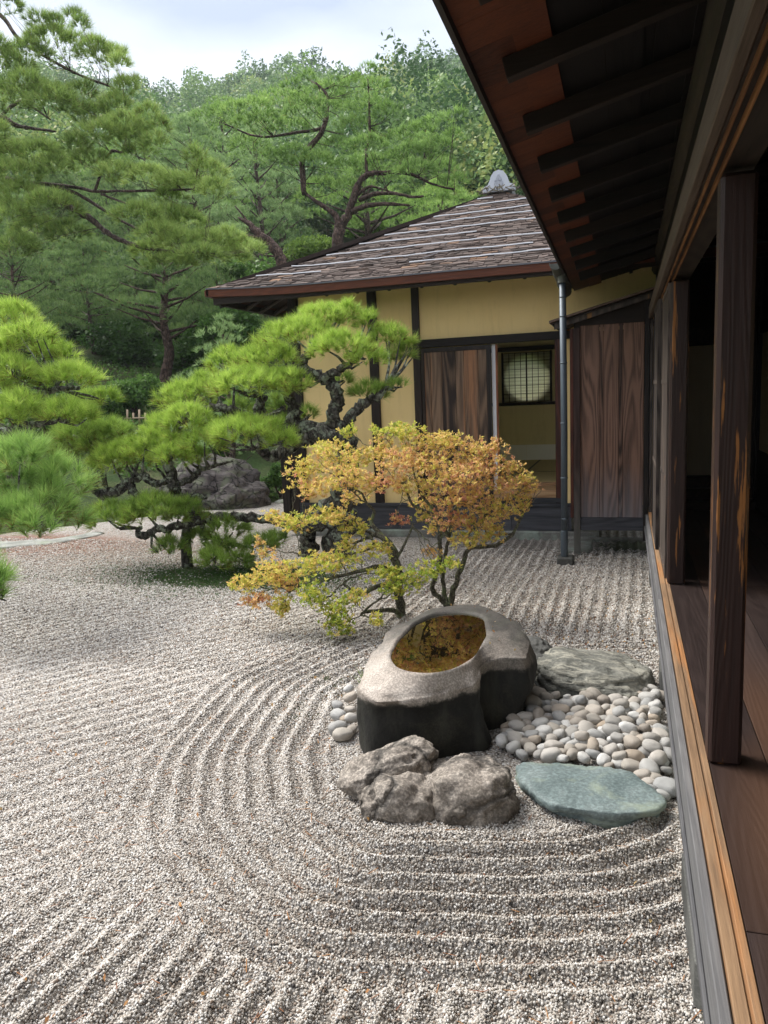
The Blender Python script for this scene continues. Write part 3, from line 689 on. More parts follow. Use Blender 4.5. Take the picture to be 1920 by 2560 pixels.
# inside: end wall, side wall, ceiling, sliding doors
mb = MB(); mb.box(.30, 2.9, 8.62, 8.70, .47, 3.3); mb.build('end_wall', WOOD_DARK_X, VH)
mb = MB(); mb.box(.43, .86, 8.58, 8.615, .78, 2.12); mb.box(.89, 1.2, 8.58, 8.615, .78, 2.12); mb.build('sliding_door', PAPER_BEIGE, VH)
mb = MB(); mb.box(.40, 1.22, 8.56, 8.614, 2.125, 2.30); mb.build('door_head', WOOD_PURLIN, VH, bevel=.004); mb = MB(); mb.box(.40, 1.22, 8.2, 8.6, .469, .56); mb.box(.40, 1.22, 8.4, 8.6, .5605, .66); mb.box(.4, 1.22, 8.5, 8.6, .661, .775); mb.build('stepped_threshold', WOOD_PURLIN, VH, bevel=.004)
mb = MB(); mb.box(1.26, 1.32, -2.4, 8.6, .47, 1.05); mb.box(1.24, 1.34, 8.46, 8.56, .4705, 3.3); mb.box(1.24, 1.34, 6.5, 6.6, .4705, 3.3); mb.box(1.24, 1.34, 4.0, 4.1, .4705, 3.3); mb.box(1.25, 1.33, -2.4, 8.6, 2.2, 2.32); mb.build('inner_frame', WOOD_DARK, VH)
mb = MB(); mb.box(1.275, 1.31, 6.61, 8.45, 1.051, 2.199); mb.box(1.275, 1.31, 4.11, 6.49, 1.051, 2.199); mb.box(1.275, 1.31, -2.4, 3.99, 1.051, 2.199); mb.build('inner_screen', BEIGE_SCREEN, VH)
mb = MB(); mb.box(1.27, 1.31, -2.4, 8.6, 2.321, 3.35); mb.build('inner_wall', WOOD_DARK_Y, VH)
mb = MB(); mb.box(2.9, 2.95, -2.4, 9, 2.3, 3.9); mb.box(2.9, 2.95, -2.4, 9, -.1, .9); mb.build('rear_wall', WOOD_DARK_Y, VH)  # unseen wall, left open at mid height to let daylight reach the screens
mb = MB(); mb.box(.3, 2.9, -2.46, -2.4, 0, 3.7); mb.build('near_end_wall', WOOD_DARK_X, VH)
# gutter on the far end of the eave with its downpipe
mb = MB()
def gut(ya, yb, r, t, x=-.625):
    n = 10; P = []
    def z0(y): return 2.885 - .095 * (y - 7.4)
    for y in (ya, yb):
        for rr in (r, r - t):
            for k in range(n + 1):
                a = math.pi + math.pi * k / n; P.append((x + rr * math.cos(a), y, z0(y) + rr * math.sin(a)))
    m_ = n + 1; fs = []
    for k in range(n): fs += [(k, k + 1, 2 * m_ + k + 1, 2 * m_ + k), (m_ + k + 1, m_ + k, 3 * m_ + k, 3 * m_ + k + 1), (k + 1, k, m_ + k, m_ + k + 1), (2 * m_ + k, 2 * m_ + k + 1, 3 * m_ + k + 1, 3 * m_ + k)]
    fs += [(0, 2 * m_, 3 * m_, m_), (n, m_ + n, 3 * m_ + n, 2 * m_ + n)]; mb.add(P, fs)
gut(7.38, 8.62, .058, .004); gut(7.38, 7.41, .063, .004); gut(7.75, 7.79, .063, .004); gut(8.2, 8.24, .063, .004)
mb.add([(-.625 + .055 * math.cos(math.pi + math.pi * k / 10), 7.42, 2.885 + .055 * math.sin(math.pi + math.pi * k / 10)) for k in range(11)], [tuple(range(11))])
mb.lathe([(.045, 0), (.045, .05), (.04, .09)], (-.59, 7.68, 2.74), 14)
mb.build('gutter', METAL_GUT, VH, smooth=False)
mb = MB(); mb.tube([(-.59, 7.68, .09), (-.583, 7.68, 1.4), (-.59, 7.68, 2.78)], [.032] * 3, 16, .5)
for z in (.45, .86, 1.4, 1.98, 2.42, 2.6): mb.lathe([(.0335, 0), (.037, .008), (.0335, .016)], (-.586, 7.68, z), 16)
mb.lathe([(.034, 0), (.036, .01), (.036, .26), (.034, .27)], (-.59, 7.68, .07), 16)
mb.build('downpipe', METAL_PIPE, VH, smooth=True)
mb = MB(); mb.box(-.66, -.50, 7.60, 7.78, -.02, .075)
tag(mb.build('drain_block', STONE_DARK, None, bevel=.012, origin=(-.58, 7.69, 0)), 'square grey stone block under the foot of the downpipe', 'stone block')

# ------------------------------------------------------------------ pavilion with the hipped bark roof
PV = empty('tea_pavilion', (-2.0, 9, 0), 'ochre plastered pavilion with hipped bark roof and half open sliding door', 'house')
YF = 9.0
mb = MB()
mb.box(-3.95, -2.36, YF, YF + .07, .42, 3.35, .1); mb.box(-2.36, .30, YF, YF + .07, 2.39, 3.35, .2)
mb.box(-.70, .30, YF + .001, YF + .07, .40, 2.389, .3); mb.box(-3.95, -3.88, YF + .071, 13.0, .10, .60, .2); mb.box(-3.95, -3.88, 9.071, 13.0, 2.4, 3.4)  # unseen left side kept open for daylight through the added paper
mb.build('wall', PLASTER, PV)
for (xa, xb, zb, zt) in ((-4.04, -3.91, .1, 3.3), (-3.0, -2.885, .42, 3.3), (-2.445, -2.355, .42, 3.3), (-.78, -.695, .42, 2.38)):
    mb = MB(); mb.box(xa, xb, YF - .035, YF + .09, zb, zt); mb.build('post', WOOD_DARK if xa < -1 else WOOD_RED, PV, bevel=.006)
mb = MB(); mb.box(-4.26, -4.15, YF - .06, YF + .02, .08, 1.75); mb.box(-4.148, -4.04, YF - .04, YF + .02, .08, 1.35); mb.build('side_board', WOOD_DARK, PV, bevel=.005)
mb = MB(); mb.box(-2.355, -.60, YF - .06, YF + .05, 2.295, 2.385); mb.build('door_lintel', WOOD_DARK_X, PV, bevel=.005)
mb = MB(); mb.box(-2.355, -.70, YF - .05, YF + .1, .43, .485); mb.build('door_sill', WOOD_GREY_X, PV, bevel=.004)
mb = MB(); mb.box(-2.355, -.70, YF - .02, YF + .42, .486, .575, .5); mb.box(-2.355, -.70, YF + .42, YF + .5, .50, .612, .2); mb.build('threshold_board', WOOD_LIGHT, PV, bevel=.003)
mb = MB(); x = -4.03
while x < -.62:
    w = random.uniform(.6, .95); mb.box(x, min(x + w, -.6) - .004, YF - .045, YF - .02, .10, .425); x += w
mb.box(-4.03, -.6, YF - .06, YF - .046, .385, .4248)
mb.build('skirting', WOOD_GREY_X, PV, bevel=.002)
mb = MB(); mb.box(-4.1, -.3, YF - .08, YF + .1, -.05, .095); mb.box(-.62, -.35, 8.2, 8.92, -.03, .03); mb.box(-.7, .2, YF - .14, YF - .081, -.04, .045); mb.build('foundation', CONCRETE, PV, bevel=.015)
# sliding plank door, with the pale paper screen edge behind it
mb = MB(); xs_ = [-2.31, -2.235, -2.10, -1.93, -1.83, -1.66, -1.56]
for a, b in zip(xs_[:-1], xs_[1:]): mb.box(a, b - .003, YF - .022, YF - .005, .53, 2.235)
dr = mb.build('sliding_door', WOOD_DOOR, PV, bevel=.002)
mb = MB(); mb.box(-2.345, -2.311, YF - .035, YF - .002, .49, 2.285); mb.box(-1.56, -1.51, YF - .035, YF - .002, .49, 2.285); mb.box(-2.31, -1.561, YF - .034, YF - .002, 2.236, 2.284); mb.box(-2.31, -1.561, YF - .034, YF - .002, .491, .529)
link('door_frame', mb.mesh('door_frame', WOOD_DARK), dr)
mb = MB(); mb.box(-1.506, -1.462, YF + .012, YF + .03, .50, 2.285); ps = mb.build('paper_screen', M_flat('white_screen_paper', (.78, .78, .80), .8, .2, .03), PV)
mb = MB(); mb.box(-1.461, -1.437, YF + .005, YF + .035, .50, 2.285); link('screen_edge', mb.mesh('screen_edge', M_wood('orange_edge_wood', (.14, .045, .02), (.40, .16, .07), 'z')), ps)
# the room
TZ = .612; YB = 12.5
mb = MB(); mb.box(-3.85, .6, YF + .51, YB, TZ - .06, TZ); mb.build('tatami_floor', TATAMI, PV)
mb = MB()
for xx in (-2.5, -1.35, -.2): mb.box(xx, xx + .03, YF + .52, YB - .01, TZ + .001, TZ + .003)
mb.box(-3.85, .6, 10.7, 10.73, TZ + .001, TZ + .0035); mb.build('tatami_border', WOOD_DARK, PV)
wc = Vector((-1.53, YB, 1.945)); wr = .345
def ringwall(x0, x1, z0, z1, c, r, y, t):
    n = 48; P = []; fs = []
    for yy_ in (y, y + t):
        for k in range(n):
            a = 2 * math.pi * k / n; P.append((c.x + r * math.cos(a), yy_, c.z + r * math.sin(a)))
        for k in range(n):
            a = 2 * math.pi * (k) / n; ca, sa = math.cos(a), math.sin(a)
            s_ = min((x1 - c.x) / ca if ca > 1e-6 else 1e9, (x0 - c.x) / ca if ca < -1e-6 else 1e9, (z1 - c.z) / sa if sa > 1e-6 else 1e9, (z0 - c.z) / sa if sa < -1e-6 else 1e9)
            P.append((c.x + ca * s_, yy_, c.z + sa * s_))
    for k in range(n):
        j = (k + 1) % n; fs += [(k, j, n + j, n + k), (2 * n + j, 2 * n + k, 3 * n + k, 3 * n + j), (k, 2 * n + k, 2 * n + j, j)]
    return P, fs
mb = MB(); P_, f_ = ringwall(-3.85, .6, TZ + .26, 2.9, wc, wr, YB, .06); mb.add(P_, f_)
for z in (TZ, ): mb.box(-3.85, .6, YB + .002, YB + .06, z, z + .258)
# square corners of the ring wall are completed by the side and top strips
mb.box(-3.9, -2.9, YB - .004, YB - .001, TZ + .26, 2.9); mb.box(-.4, .6, YB - .004, YB - .001, TZ + .26, 2.9); mb.box(-2.9, -.4, YB - .0035, YB - .001, 2.45, 2.9)
mb.build('room_wall', PLASTER_IN, PV)
mb = MB(); mb.box(-3.8, -2.65, YB - .012, YB - .005, TZ + .005, TZ + .25, .2); mb.box(-2.647, -1.55, YB - .012, YB - .005, TZ + .005, TZ + .25, .2); mb.box(-1.547, .5, YB - .012, YB - .005, TZ + .005, TZ + .25, .4)
mb.build('low_paper_panel', PAPER, PV)
for (xa, xb) in ((-3.86, -3.855), (.62, .625)):
    mb = MB(); mb.box(xa, xb, YF + .08, YB, .6, 2.9); mb.build('added_light_screen', SHOJI, PV)  # unseen paper sides added to let daylight into the room
mb = MB(); mb.box(-3.9, .66, YF + .08, YB + .06, 2.9, 2.95); mb.build('room_ceiling', WOOD_DARK_X, PV)
mb = MB(); mb.box(-3.8, .59, YB - .05, YB - .006, 2.36, 2.43); mb.box(-3.8, .59, 11.2, 11.28, 2.5, 2.62); mb.box(-2.6, .5, YB - .055, YB - .006, 1.50, 1.55); mb.build('wall_rail', WOOD_DARK_X, PV)
w_ = MB(); w_.box(wc.x - .37, wc.x + .37, YB - .022, YB - .019, 1.56, 2.33); win = w_.build('round_window', SHOJI, PV)
mb = MB()
for k in range(9):
    xx = wc.x - .37 + .74 * k / 8; t = .012 if k == 4 else .004; mb.box(xx - t, xx + t, YB - .034, YB - .023, 1.555, 2.335)
for k in range(7):
    z = 1.56 + .77 * k / 6; mb.box(wc.x - .37, wc.x + .37, YB - .0335, YB - .0225, z - .004, z + .004)
for (a, b) in ((wc.x - .40, wc.x - .372), (wc.x + .372, wc.x + .40)): mb.box(a, b, YB - .04, YB - .018, 1.55, 2.35)
link('window_lattice', mb.mesh('window_lattice', WOOD_DARK), win)
# roof: bed, individual shingles, pale strips, eave boards, rafters underneath
EY, EZ, XL, XR, AP = 8.2, 3.02, -4.72, 1.28, Vector((-1.72, 11.15, 4.50))
def slope(x, u):                      # u 0..1 from eave to apex on the front face, with a slight sag
    return (EY + (AP.y - EY) * u, EZ + (AP.z - EZ) * u - .10 * math.sin(math.pi * min(u, 1)) * .55)
def hip(u): return XL + (AP.x - XL) * (u ** .97), XR + (AP.x - XR) * (u ** .97)
mb = MB(); n = 10
def upturn(x): return .05 * max(0, (-3.2 - x) / 1.5) ** 2
rowsP = []
NX = 24
P_ = []; f_ = []
for i in range(n + 1):
    u = i / n; y, z = slope(0, u); xl, xr = hip(u)
    for k in range(NX + 1):
        x = xl + (xr - xl) * k / NX; P_.append((x, y, z + upturn(x) * (1 - u)))
b0 = len(P_)
P_ += [(x, y, z - .05) for (x, y, z) in P_]
for i in range(n):
    for k in range(NX):
        a = i * (NX + 1) + k; f_ += [(a, a + 1, a + NX + 2, a + NX + 1), (b0 + a + 1, b0 + a, b0 + a + NX + 1, b0 + a + NX + 2)]
for k in range(NX): f_.append((k, b0 + k, b0 + k + 1, k + 1))
for i in range(n):
    a = i * (NX + 1); b = a + NX; f_ += [(a, a + NX + 1, b0 + a + NX + 1, b0 + a), (b + NX + 1, b, b0 + b, b0 + b + NX + 1)]
mb.add(P_, f_, .3)
RB = 13.1                              # side faces and the ridge, cut short behind so daylight reaches the window
for (xe, s) in ((XL, -1), (XR, 1)):
    pts = [(xe, EY, EZ + upturn(xe)), (AP.x, AP.y, AP.z), (AP.x, RB, AP.z), (xe, RB, EZ)]
    mb.prism(pts, (0, 0, -.05), .3)
roof = mb.build('roof', SHINGLE_UNDER, PV)
mb = MB(); rnd = random.Random(3)
rows = 46
for i in range(rows):
    u0 = i / rows; u1 = u0 + 1.45 / rows; xl, xr = hip(u0); x = xl + rnd.uniform(0, .05)
    while x < min(xr, .2) - .02:
        w = rnd.uniform(.06, .21); xb = min(x + w, xr)
        du = rnd.uniform(-.35, .35) / rows; ya, za = slope(0, max(0, u0 + du) - (.006 if i == 0 else 0)); yb, zb = slope(0, min(u1, 1)); l = .012 + rnd.uniform(0, .014)
        l2, r2 = hip(min(u1, 1)); xa2 = max(x, l2); xb2 = max(xa2 + .01, min(xb, r2)); q = upturn(x) * (1 - u0)
        tw = rnd.uniform(-.006, .006); sk = rnd.uniform(-.018, .018)
        mb.hexa([(x, ya, za + q + .004), (xb - .004, ya + sk * .6, za + q + .004), (xb2 - .004, yb, zb + q + .002), (xa2, yb, zb + q + .002),
                 (x, ya, za + q + l + tw), (xb - .004, ya + sk * .6, za + q + l - tw), (xb2 - .004, yb, zb + q + .006), (xa2, yb, zb + q + .006)], min(1, max(0, rnd.gauss(.42, .22))))
        x = xb + rnd.uniform(0, .006)
link('shingles', mb.mesh('shingles', SHINGLE), roof)
# pale strips laid along the courses
def strip(u, xa, xb, w=.028, wig=.012):
    mb = MB(); k = max(2, int((xb - xa) / .09)); P_ = []; f_ = []; rr = random.Random(int(u * 1000))
    off = 0
    for i in range(k + 1):
        x = xa + (xb - xa) * i / k; off += rr.uniform(-1, 1) * wig * 1.3; off *= .95
        uu = u + off / 3; q = upturn(x) * (1 - u); ya, za = slope(0, uu); yb, zb = slope(0, uu + w / 3.2); hh = .026 + rr.uniform(0, .004)
        P_ += [(x, ya, za + q + hh - .006), (x, ya, za + q + hh), (x, yb, zb + q + hh + .004), (x, yb, zb + q + hh - .006)]
    for i in range(k):
        a = i * 4
        for j in range(4): f_.append((a + j, a + (j + 1) % 4, a + 4 + (j + 1) % 4, a + 4 + j))
    f_ += [(0, 1, 2, 3), (k * 4 + 3, k * 4 + 2, k * 4 + 1, k * 4)]; mb.add(P_, f_); link('metal_strip', mb.mesh('metal_strip', STRIP), roof)
def strip_x(u): return hip(u)[0] + .06
for (u, a, b) in ((.125, None, -3.42), (.135, -2.35, .1), (.235, None, -1.0), (.345, None, .1), (.455, None, -1.75), (.46, -1.0, .1), (.545, None, .1), (.635, None, .1), (.725, None, .1), (.81, None, -.0), (.895, None, -1.75)):
    strip(u, strip_x(u) if a is None else a, min(b, hip(u)[1] - .06), .015)
for (x, u) in ((-2.85, .25), (-2.2, .165)):
    y, z = slope(0, u); mb = MB(); mb.beam((x, y, z + .04), (x + .13, y + .13, z + .10), .035, .006); link('metal_clip', mb.mesh('metal_clip', STRIP), roof)
# thick red eave edge, dark bar under it
P_ = []; f_ = []
mb = MB()
for i in range(24):
    xa = XL + (XR - XL) * i / 24; xb = XL + (XR - XL) * (i + 1) / 24
    za, zb = EZ + upturn(xa), EZ + upturn(xb)
    mb.hexa([(xa, EY - .02, za - .085), (xb, EY - .02, zb - .085), (xb, EY + .03, zb - .085), (xa, EY + .03, za - .085), (xa, EY - .02, za - .002), (xb, EY - .02, zb - .002), (xb, EY + .03, zb - .002), (xa, EY + .03, za - .002)], .5)
mb.hexa([(XL - .02, EY - .02, EZ - .03), (XL + .03, EY - .02, EZ - .03), (XL + .03, RB, EZ - .085), (XL - .02, RB, EZ - .085), (XL - .02, EY - .02, EZ + .04), (XL + .03, EY - .02, EZ + .04), (XL + .03, RB, EZ), (XL - .02, RB, EZ)], .5)
link('eave_fascia', mb.mesh('eave_fascia', WOOD_EAVE), roof)
mb = MB()
for i in range(24):
    xa = XL + (XR - XL) * i / 24; xb = XL + (XR - XL) * (i + 1) / 24; za, zb = EZ + upturn(xa), EZ + upturn(xb)
    mb.hexa([(xa, EY - .03, za - .003), (xb, EY - .03, zb - .003), (xb, EY - .021, zb - .003), (xa, EY - .021, za - .003), (xa, EY - .03, za + .012), (xb, EY - .03, zb + .012), (xb, EY - .021, zb + .012), (xa, EY - .021, za + .012)], .5)
link('drip_edge', mb.mesh('drip_edge', M_flat('lead_drip_edge', (.09, .095, .11), .5, .4, .2, 6)), roof)
ps_ = (AP.z - EZ) / (AP.y - EY)
mb = MB(); mb.box(XL + .06, XR, EY + .031, EY + .09, EZ - .12, EZ - .045); mb.box(XL + .031, XL + .09, EY + .09, RB, EZ - .12, EZ - .05); link('eave_beam', mb.mesh('eave_beam', WOOD_DARK_X), roof)
for k in range(15):
    x = -4.35 + k * .37; mb = MB(); mb.tube([(x, EY + .07, EZ - .11), (x, YF + .2, EZ - .11 + ps_ * .95)], [.028, .028], 8); link('rafter', mb.mesh('rafter', WOOD_DARK), roof)
for k in range(8):
    y = 9.0 + k * .4; mb = MB(); mb.tube([(XL + .08, y, EZ - .11), (-3.8, y, EZ - .11 + .42)], [.028, .028], 8); link('rafter', mb.mesh('rafter', WOOD_DARK), roof)
mb = MB(); mb.beam((XL + .1, EY + .1, EZ - .12), (-3.95, YF, EZ + .22), .07, .09); link('hip_rafter', mb.mesh('hip_rafter', WOOD_DARK), roof)
mb = MB()
mb.hexa([(XL + .03, EY + .03, EZ - .052), (XR, EY + .03, EZ - .052), (XR, YF + .1, EZ - .052 + ps_ * .87), (XL + .75, YF + .1, EZ - .052 + ps_ * .87 )] + [(XL + .03, EY + .03, EZ - .045), (XR, EY + .03, EZ - .045), (XR, YF + .1, EZ - .045 + ps_ * .87), (XL + .75, YF + .1, EZ - .045 + ps_ * .87)])
link('soffit', mb.mesh('soffit', WOOD_EAVE), roof)
# ridge end tile with its round jewel emblem
prof = [(-.44, 0), (-.44, .075), (-.40, .10), (-.30, .13), (-.25, .20), (-.21, .28), (-.13, .35), (0, .38), (.13, .35), (.21, .28), (.25, .20), (.30, .13), (.40, .10), (.44, .075), (.44, 0)]
ty, tz, tx = 10.98, 4.455, AP.x + .03; prof = [(a * .50, b * .74) for a, b in prof]
mb = MB(); mb.prism([(tx + a, ty, tz + b) for a, b in prof], (0, .09, 0)); 
rt = link('ridge_end_tile', mb.mesh('ridge_end_tile', TILE), roof)
mb = MB(); mb.lathe([(.062, -.004), (.058, -.016), (.05, -.018)], (tx, ty, tz + .105), 28, 'y')
mb.box(tx - .05, tx + .05, ty - .024, ty - .016, tz + .135, tz + .146); mb.box(tx - .014, tx + .014, ty - .026, ty - .016, tz + .06, tz + .13)
mb.lathe([(.036, -.004), (.032, -.016), (.02, -.018)], (tx, ty, tz + .168), 24, 'y'); mb.lathe([(.018, -.004), (.014, -.016), (.006, -.018)], (tx, ty, tz + .205), 20, 'y')
E_ = link('ridge_emblem', mb.mesh('ridge_emblem', M_flat('emblem_tile', (.34, .36, .42), .35, .5, .1, 9)), roof)
mb = MB(); mb.tube([(AP.x + .03, AP.y - .08, AP.z + .03), (AP.x + .03, RB, AP.z + .03)], [.08, .08], 12); mb.box(AP.x - .14, AP.x + .20, AP.y - .10, RB, AP.z - .10, AP.z + .015)
link('ridge_cap', mb.mesh('ridge_cap', M_flat('grey_ridge_cap', (.16, .16, .165), .7, .3, .3, 9, .3)), roof)
mb = MB(); rr = random.Random(5)
for k in range(40):
    a = AP.x + rr.uniform(-.22, .42); y = AP.y - .18 + rr.uniform(-.08, .05); mb.beam((a, y, AP.z + rr.uniform(-.06, .02)), (a + rr.uniform(-.1, .1), y - rr.uniform(0, .1), AP.z + rr.uniform(-.08, .03)), .012, .008)
link('frayed_bark', mb.mesh('frayed_bark', M_flat('pale_frayed_bark', (.22, .20, .16), .9, .1, .4, 20)), roof)

# shutter box between the two buildings with its own little roof
BXL, BXR, BY = -.455, .165, 8.1
mb = MB(); xs_ = [BXL, -.26, -.225, -.075, -.035, BXR]
for a, b in zip(xs_[:-1], xs_[1:]): mb.box(a, b - .003, BY, BY + .018 + random.uniform(-.002, .003), .405, 2.36)
bx = mb.build('shutter_box', WOOD_BOX, PV, bevel=.002)
mb = MB(); mb.box(BXL, BXR, BY - .012, BY + .03, .27, .403); link('bottom_board', mb.mesh('bottom_board', WOOD_GREY_X), bx)
mb = MB(); mb.box(BXL - .065, BXL - .002, BY - .03, BY + .05, .03, 2.34); link('box_post', mb.mesh('box_post', M_wood('box_post_wood', (.018, .008, .007), (.075, .04, .032), 'z', weather=((.12, .12, .11), .1, .9))), bx)
mb = MB(); mb.box(BXR, BXR + .045, BY - .03, BY + .05, .17, 2.6); link('box_post', mb.mesh('box_post', WOOD_DARK), bx)
mb = MB(); mb.box(BXL - .1, BXL - .07, BY + .0, YF - .06, .40, 2.34); mb.box(BXL - .02, BXR, YF - .3, YF - .27, .3, 2.34); mb.box(BXL - .068, BXL - .03, BY + .052, YF - .05, .3, 2.34); link('box_side', mb.mesh('box_side', WOOD_RED), bx)
def lean(xa, xb, za, zb, t, ya, yb, mat, nm, r=None):
    mb = MB(); mb.hexa([(xa, ya, za), (xb, ya, zb), (xb, yb, zb), (xa, yb, za), (xa, ya, za + t), (xb, ya, zb + t), (xb, yb, zb + t), (xa, yb, za + t)], r); return link(nm, mb.mesh(nm, mat), bx)
lean(-.745, .27, 2.395, 2.655, .022, 7.94, 8.96, SHINGLE, 'box_roof')
lean(-.70, .27, 2.335, 2.585, .058, 7.99, 8.03, WOOD_SHUT, 'verge_board')
lean(-.72, .27, 2.378, 2.628, .014, 7.97, 8.95, WOOD_DARK_X, 'roof_board')
mb = MB(); mb.hexa([(BXL - .06, BY + .002, 2.3402), (BXR + .1, BY + .002, 2.3402), (BXR + .1, BY + .03, 2.3402), (BXL - .06, BY + .03, 2.3402), (BXL - .06, BY + .002, 2.42), (BXR + .1, BY + .002, 2.60), (BXR + .1, BY + .03, 2.60), (BXL - .06, BY + .03, 2.42)]); link('box_gable', mb.mesh('box_gable', WOOD_DARK_X), bx)
# ------------------------------------------------------------------ PART3
# ------------------------------------------------------------------ stone basin, rocks, pebbles
def ray_r(c, poly, th):
    P = np.array(poly) - np.array(c); d = np.stack([np.cos(th), np.sin(th)], -1); best = np.zeros(len(th))
    for i in range(len(P)):
        a = P[i]; b = P[(i + 1) % len(P)]; e_ = b - a; den = d[:, 0] * e_[1] - d[:, 1] * e_[0]
        t = (a[0] * e_[1] - a[1] * e_[0]) / np.where(abs(den) < 1e-9, 1e-9, den); s = (a[0] * d[:, 1] - a[1] * d[:, 0]) / np.where(abs(den) < 1e-9, 1e-9, den)
        ok = (t > 0) & (s >= -1e-6) & (s <= 1 + 1e-6); best = np.where(ok, np.maximum(best, t), best)
    return best
def psmooth(v, w):
    k = np.exp(-.5 * (np.arange(-3 * w, 3 * w + 1) / w) ** 2); k /= k.sum()
    return np.convolve(np.concatenate([v[-3 * w:], v, v[:3 * w]]), k, 'valid')
def radial_solid(name, c, rings, m, N=200, disp=.01, dsc=6, disp2=.003, parent=None, chip=0., keep=lambda i: 1.):
    """rings: list of (radius array, z array); noise pushes the surface in and out"""
    th = np.arange(N) * 2 * math.pi / N; V = []; F = []
    for i, (r, z) in enumerate(rings):
        for k in range(N): V.append([c[0] + r[k] * math.cos(th[k]), c[1] + r[k] * math.sin(th[k]), float(z[k])])
    for i in range(len(rings) - 1):
        for k in range(N):
            a = i * N + k; b = i * N + (k + 1) % N; F.append((a, b, b + N, a + N))
    V = np.array(V)
    me = np_mesh(name, V, F, m, smooth=True); nv = np.zeros(len(V) * 3, np.float32); me.vertices.foreach_get('normal', nv); nv = nv.reshape(-1, 3)
    if True:
        for i in range(len(V)):
            p = Vector(V[i]); s = keep(i // N)
            V[i] += nv[i] * s * (disp * mnoise.fractal(p * dsc, 1., 2., 4) + disp2 * mnoise.noise(p * 45) + (chip * (mnoise.voronoi(p * Vector((6, 6, 8)))[0][0] - .35) if s > .9 else 0))
    me.vertices.foreach_set('co', V.astype(np.float32).ravel()); me.update()
    return me
BC = (-.94, 3.92); NB = 260; TH = np.arange(NB) * 2 * math.pi / NB
bowl = [(-1.156, 3.56), (-1.06, 3.40), (-.93, 3.345), (-.80, 3.42), (-.73, 3.62), (-.725, 4.0), (-.81, 4.36), (-.95, 4.43), (-1.10, 4.37), (-1.175, 4.15), (-1.19, 3.85)]
topo = [(-1.26, 3.33), (-1.11, 3.19), (-.908, 3.285), (-.69, 3.48), (-.70, 3.70), (-.63, 3.78), (-.49, 3.85), (-.485, 4.05), (-.56, 4.24), (-.695, 4.44), (-.94, 4.62), (-1.165, 4.48), (-1.30, 4.08), (-1.32, 3.63)]
midp = [(-1.285, 3.33), (-1.16, 3.235), (-.90, 3.32), (-.66, 3.50), (-.74, 3.68), (-.66, 3.77), (-.47, 3.83), (-.455, 4.05), (-.55, 4.3), (-.70, 4.5), (-.95, 4.66), (-1.2, 4.52), (-1.34, 4.08), (-1.34, 3.6)]
botp = [(-1.23, 3.30), (-1.16, 3.22), (-.88, 3.33), (-.62, 3.51), (-.70, 3.68), (-.63, 3.76), (-.54, 3.80), (-.53, 4.05), (-.60, 4.3), (-.72, 4.46), (-.95, 4.6), (-1.15, 4.48), (-1.28, 4.08), (-1.29, 3.6)]
rb = psmooth(ray_r(BC, bowl, TH), 4); ro = psmooth(ray_r(BC, topo, TH), 1); rm = psmooth(ray_r(BC, midp, TH), 1); rg = psmooth(ray_r(BC, botp, TH), 2)
yb_ = BC[1] + ro * np.sin(TH); xb_ = BC[0] + ro * np.cos(TH)
zo = psmooth(np.interp(yb_, [3.2, 3.6, 3.75, 3.95, 4.6], [.34, .35, .378, .405, .43]), 4)
zo = zo - .035 * np.exp(-(((xb_ + .5) / .1) ** 2 + ((yb_ - 3.9) / .15) ** 2))
one = np.ones(NB); zb = .432
rings = [(rb * .02, one * .2), (rb * .5, one * .22), (rb * .82, one * .29), (rb * .93, one * .38), (rb * .985, one * .418), (rb * 1.02, one * .432)]
for t in (.15, .3, .45, .6, .75, .88): rings.append((rb * 1.02 + (ro * .975 - rb * 1.02) * t, zb + (zo - zb) * t ** .95))
rings += [(ro * .980, zo), (ro * .994, zo - .003), (ro, zo - .014), (ro * .6 + rm * .4, zo - .05), (rm * .995, zo * .78), (rm, zo * .65), (rm * .995, zo * .5), (rm * .6 + rg * .4, zo * .35), (rm * .3 + rg * .7, zo * .2), (rg, zo * .08), (rg * .98, one * -.04)]
BN = empty('stone_basin', (-.94, 3.9, 0), 'large hollowed boulder basin holding still brown water beside the veranda', 'water basin')
me = radial_solid('basin_body', BC, rings, BASIN, NB, .014, 5.2, .004, chip=.034, keep=lambda i: .15 if i < 6 else (.3 if i < 12 else 1.)); link('basin_body', me, BN)
V = np.concatenate([np.stack([BC[0] + r_ * rb * .995 * np.cos(TH), BC[1] + r_ * rb * .995 * np.sin(TH), one * .4165], 1) for r_ in (.001, .5, 1.)])
F = [(i * NB + k, i * NB + (k + 1) % NB, (i + 1) * NB + (k + 1) % NB, (i + 1) * NB + k) for i in range(2) for k in range(NB)]
link('water', np_mesh('water', V, F, WATER, smooth=True), BN)
# small dry leaves lying on the rim
rl = random.Random(11)
for k in range(13):
    a = rl.uniform(-.3, 3.6); i = int((a % (2 * math.pi)) / (2 * math.pi) * NB) % NB; t = rl.uniform(.15, .8); r_ = rb[i] * 1.04 + (ro[i] * .95 - rb[i] * 1.04) * t
    P = np.array([[BC[0] + r_ * math.cos(a), BC[1] + r_ * math.sin(a), zb + (zo[i] - zb) * t ** .95 + .012]])
    v, f, at_ = leaves(P, unit(np.array([[rl.uniform(-.3, .3), rl.uniform(-.3, .3), 1.]])), 1, .022, .011, np.array([rl.random()]), spread=1.)
    o = link('fallen_leaf', np_mesh('fallen_leaf', v, f, LEAF_FALL, at_), origin=P[0]); tag(o, 'small curled dry leaf lying on the rim of the stone basin', 'leaf', 'leaves on the basin rim')

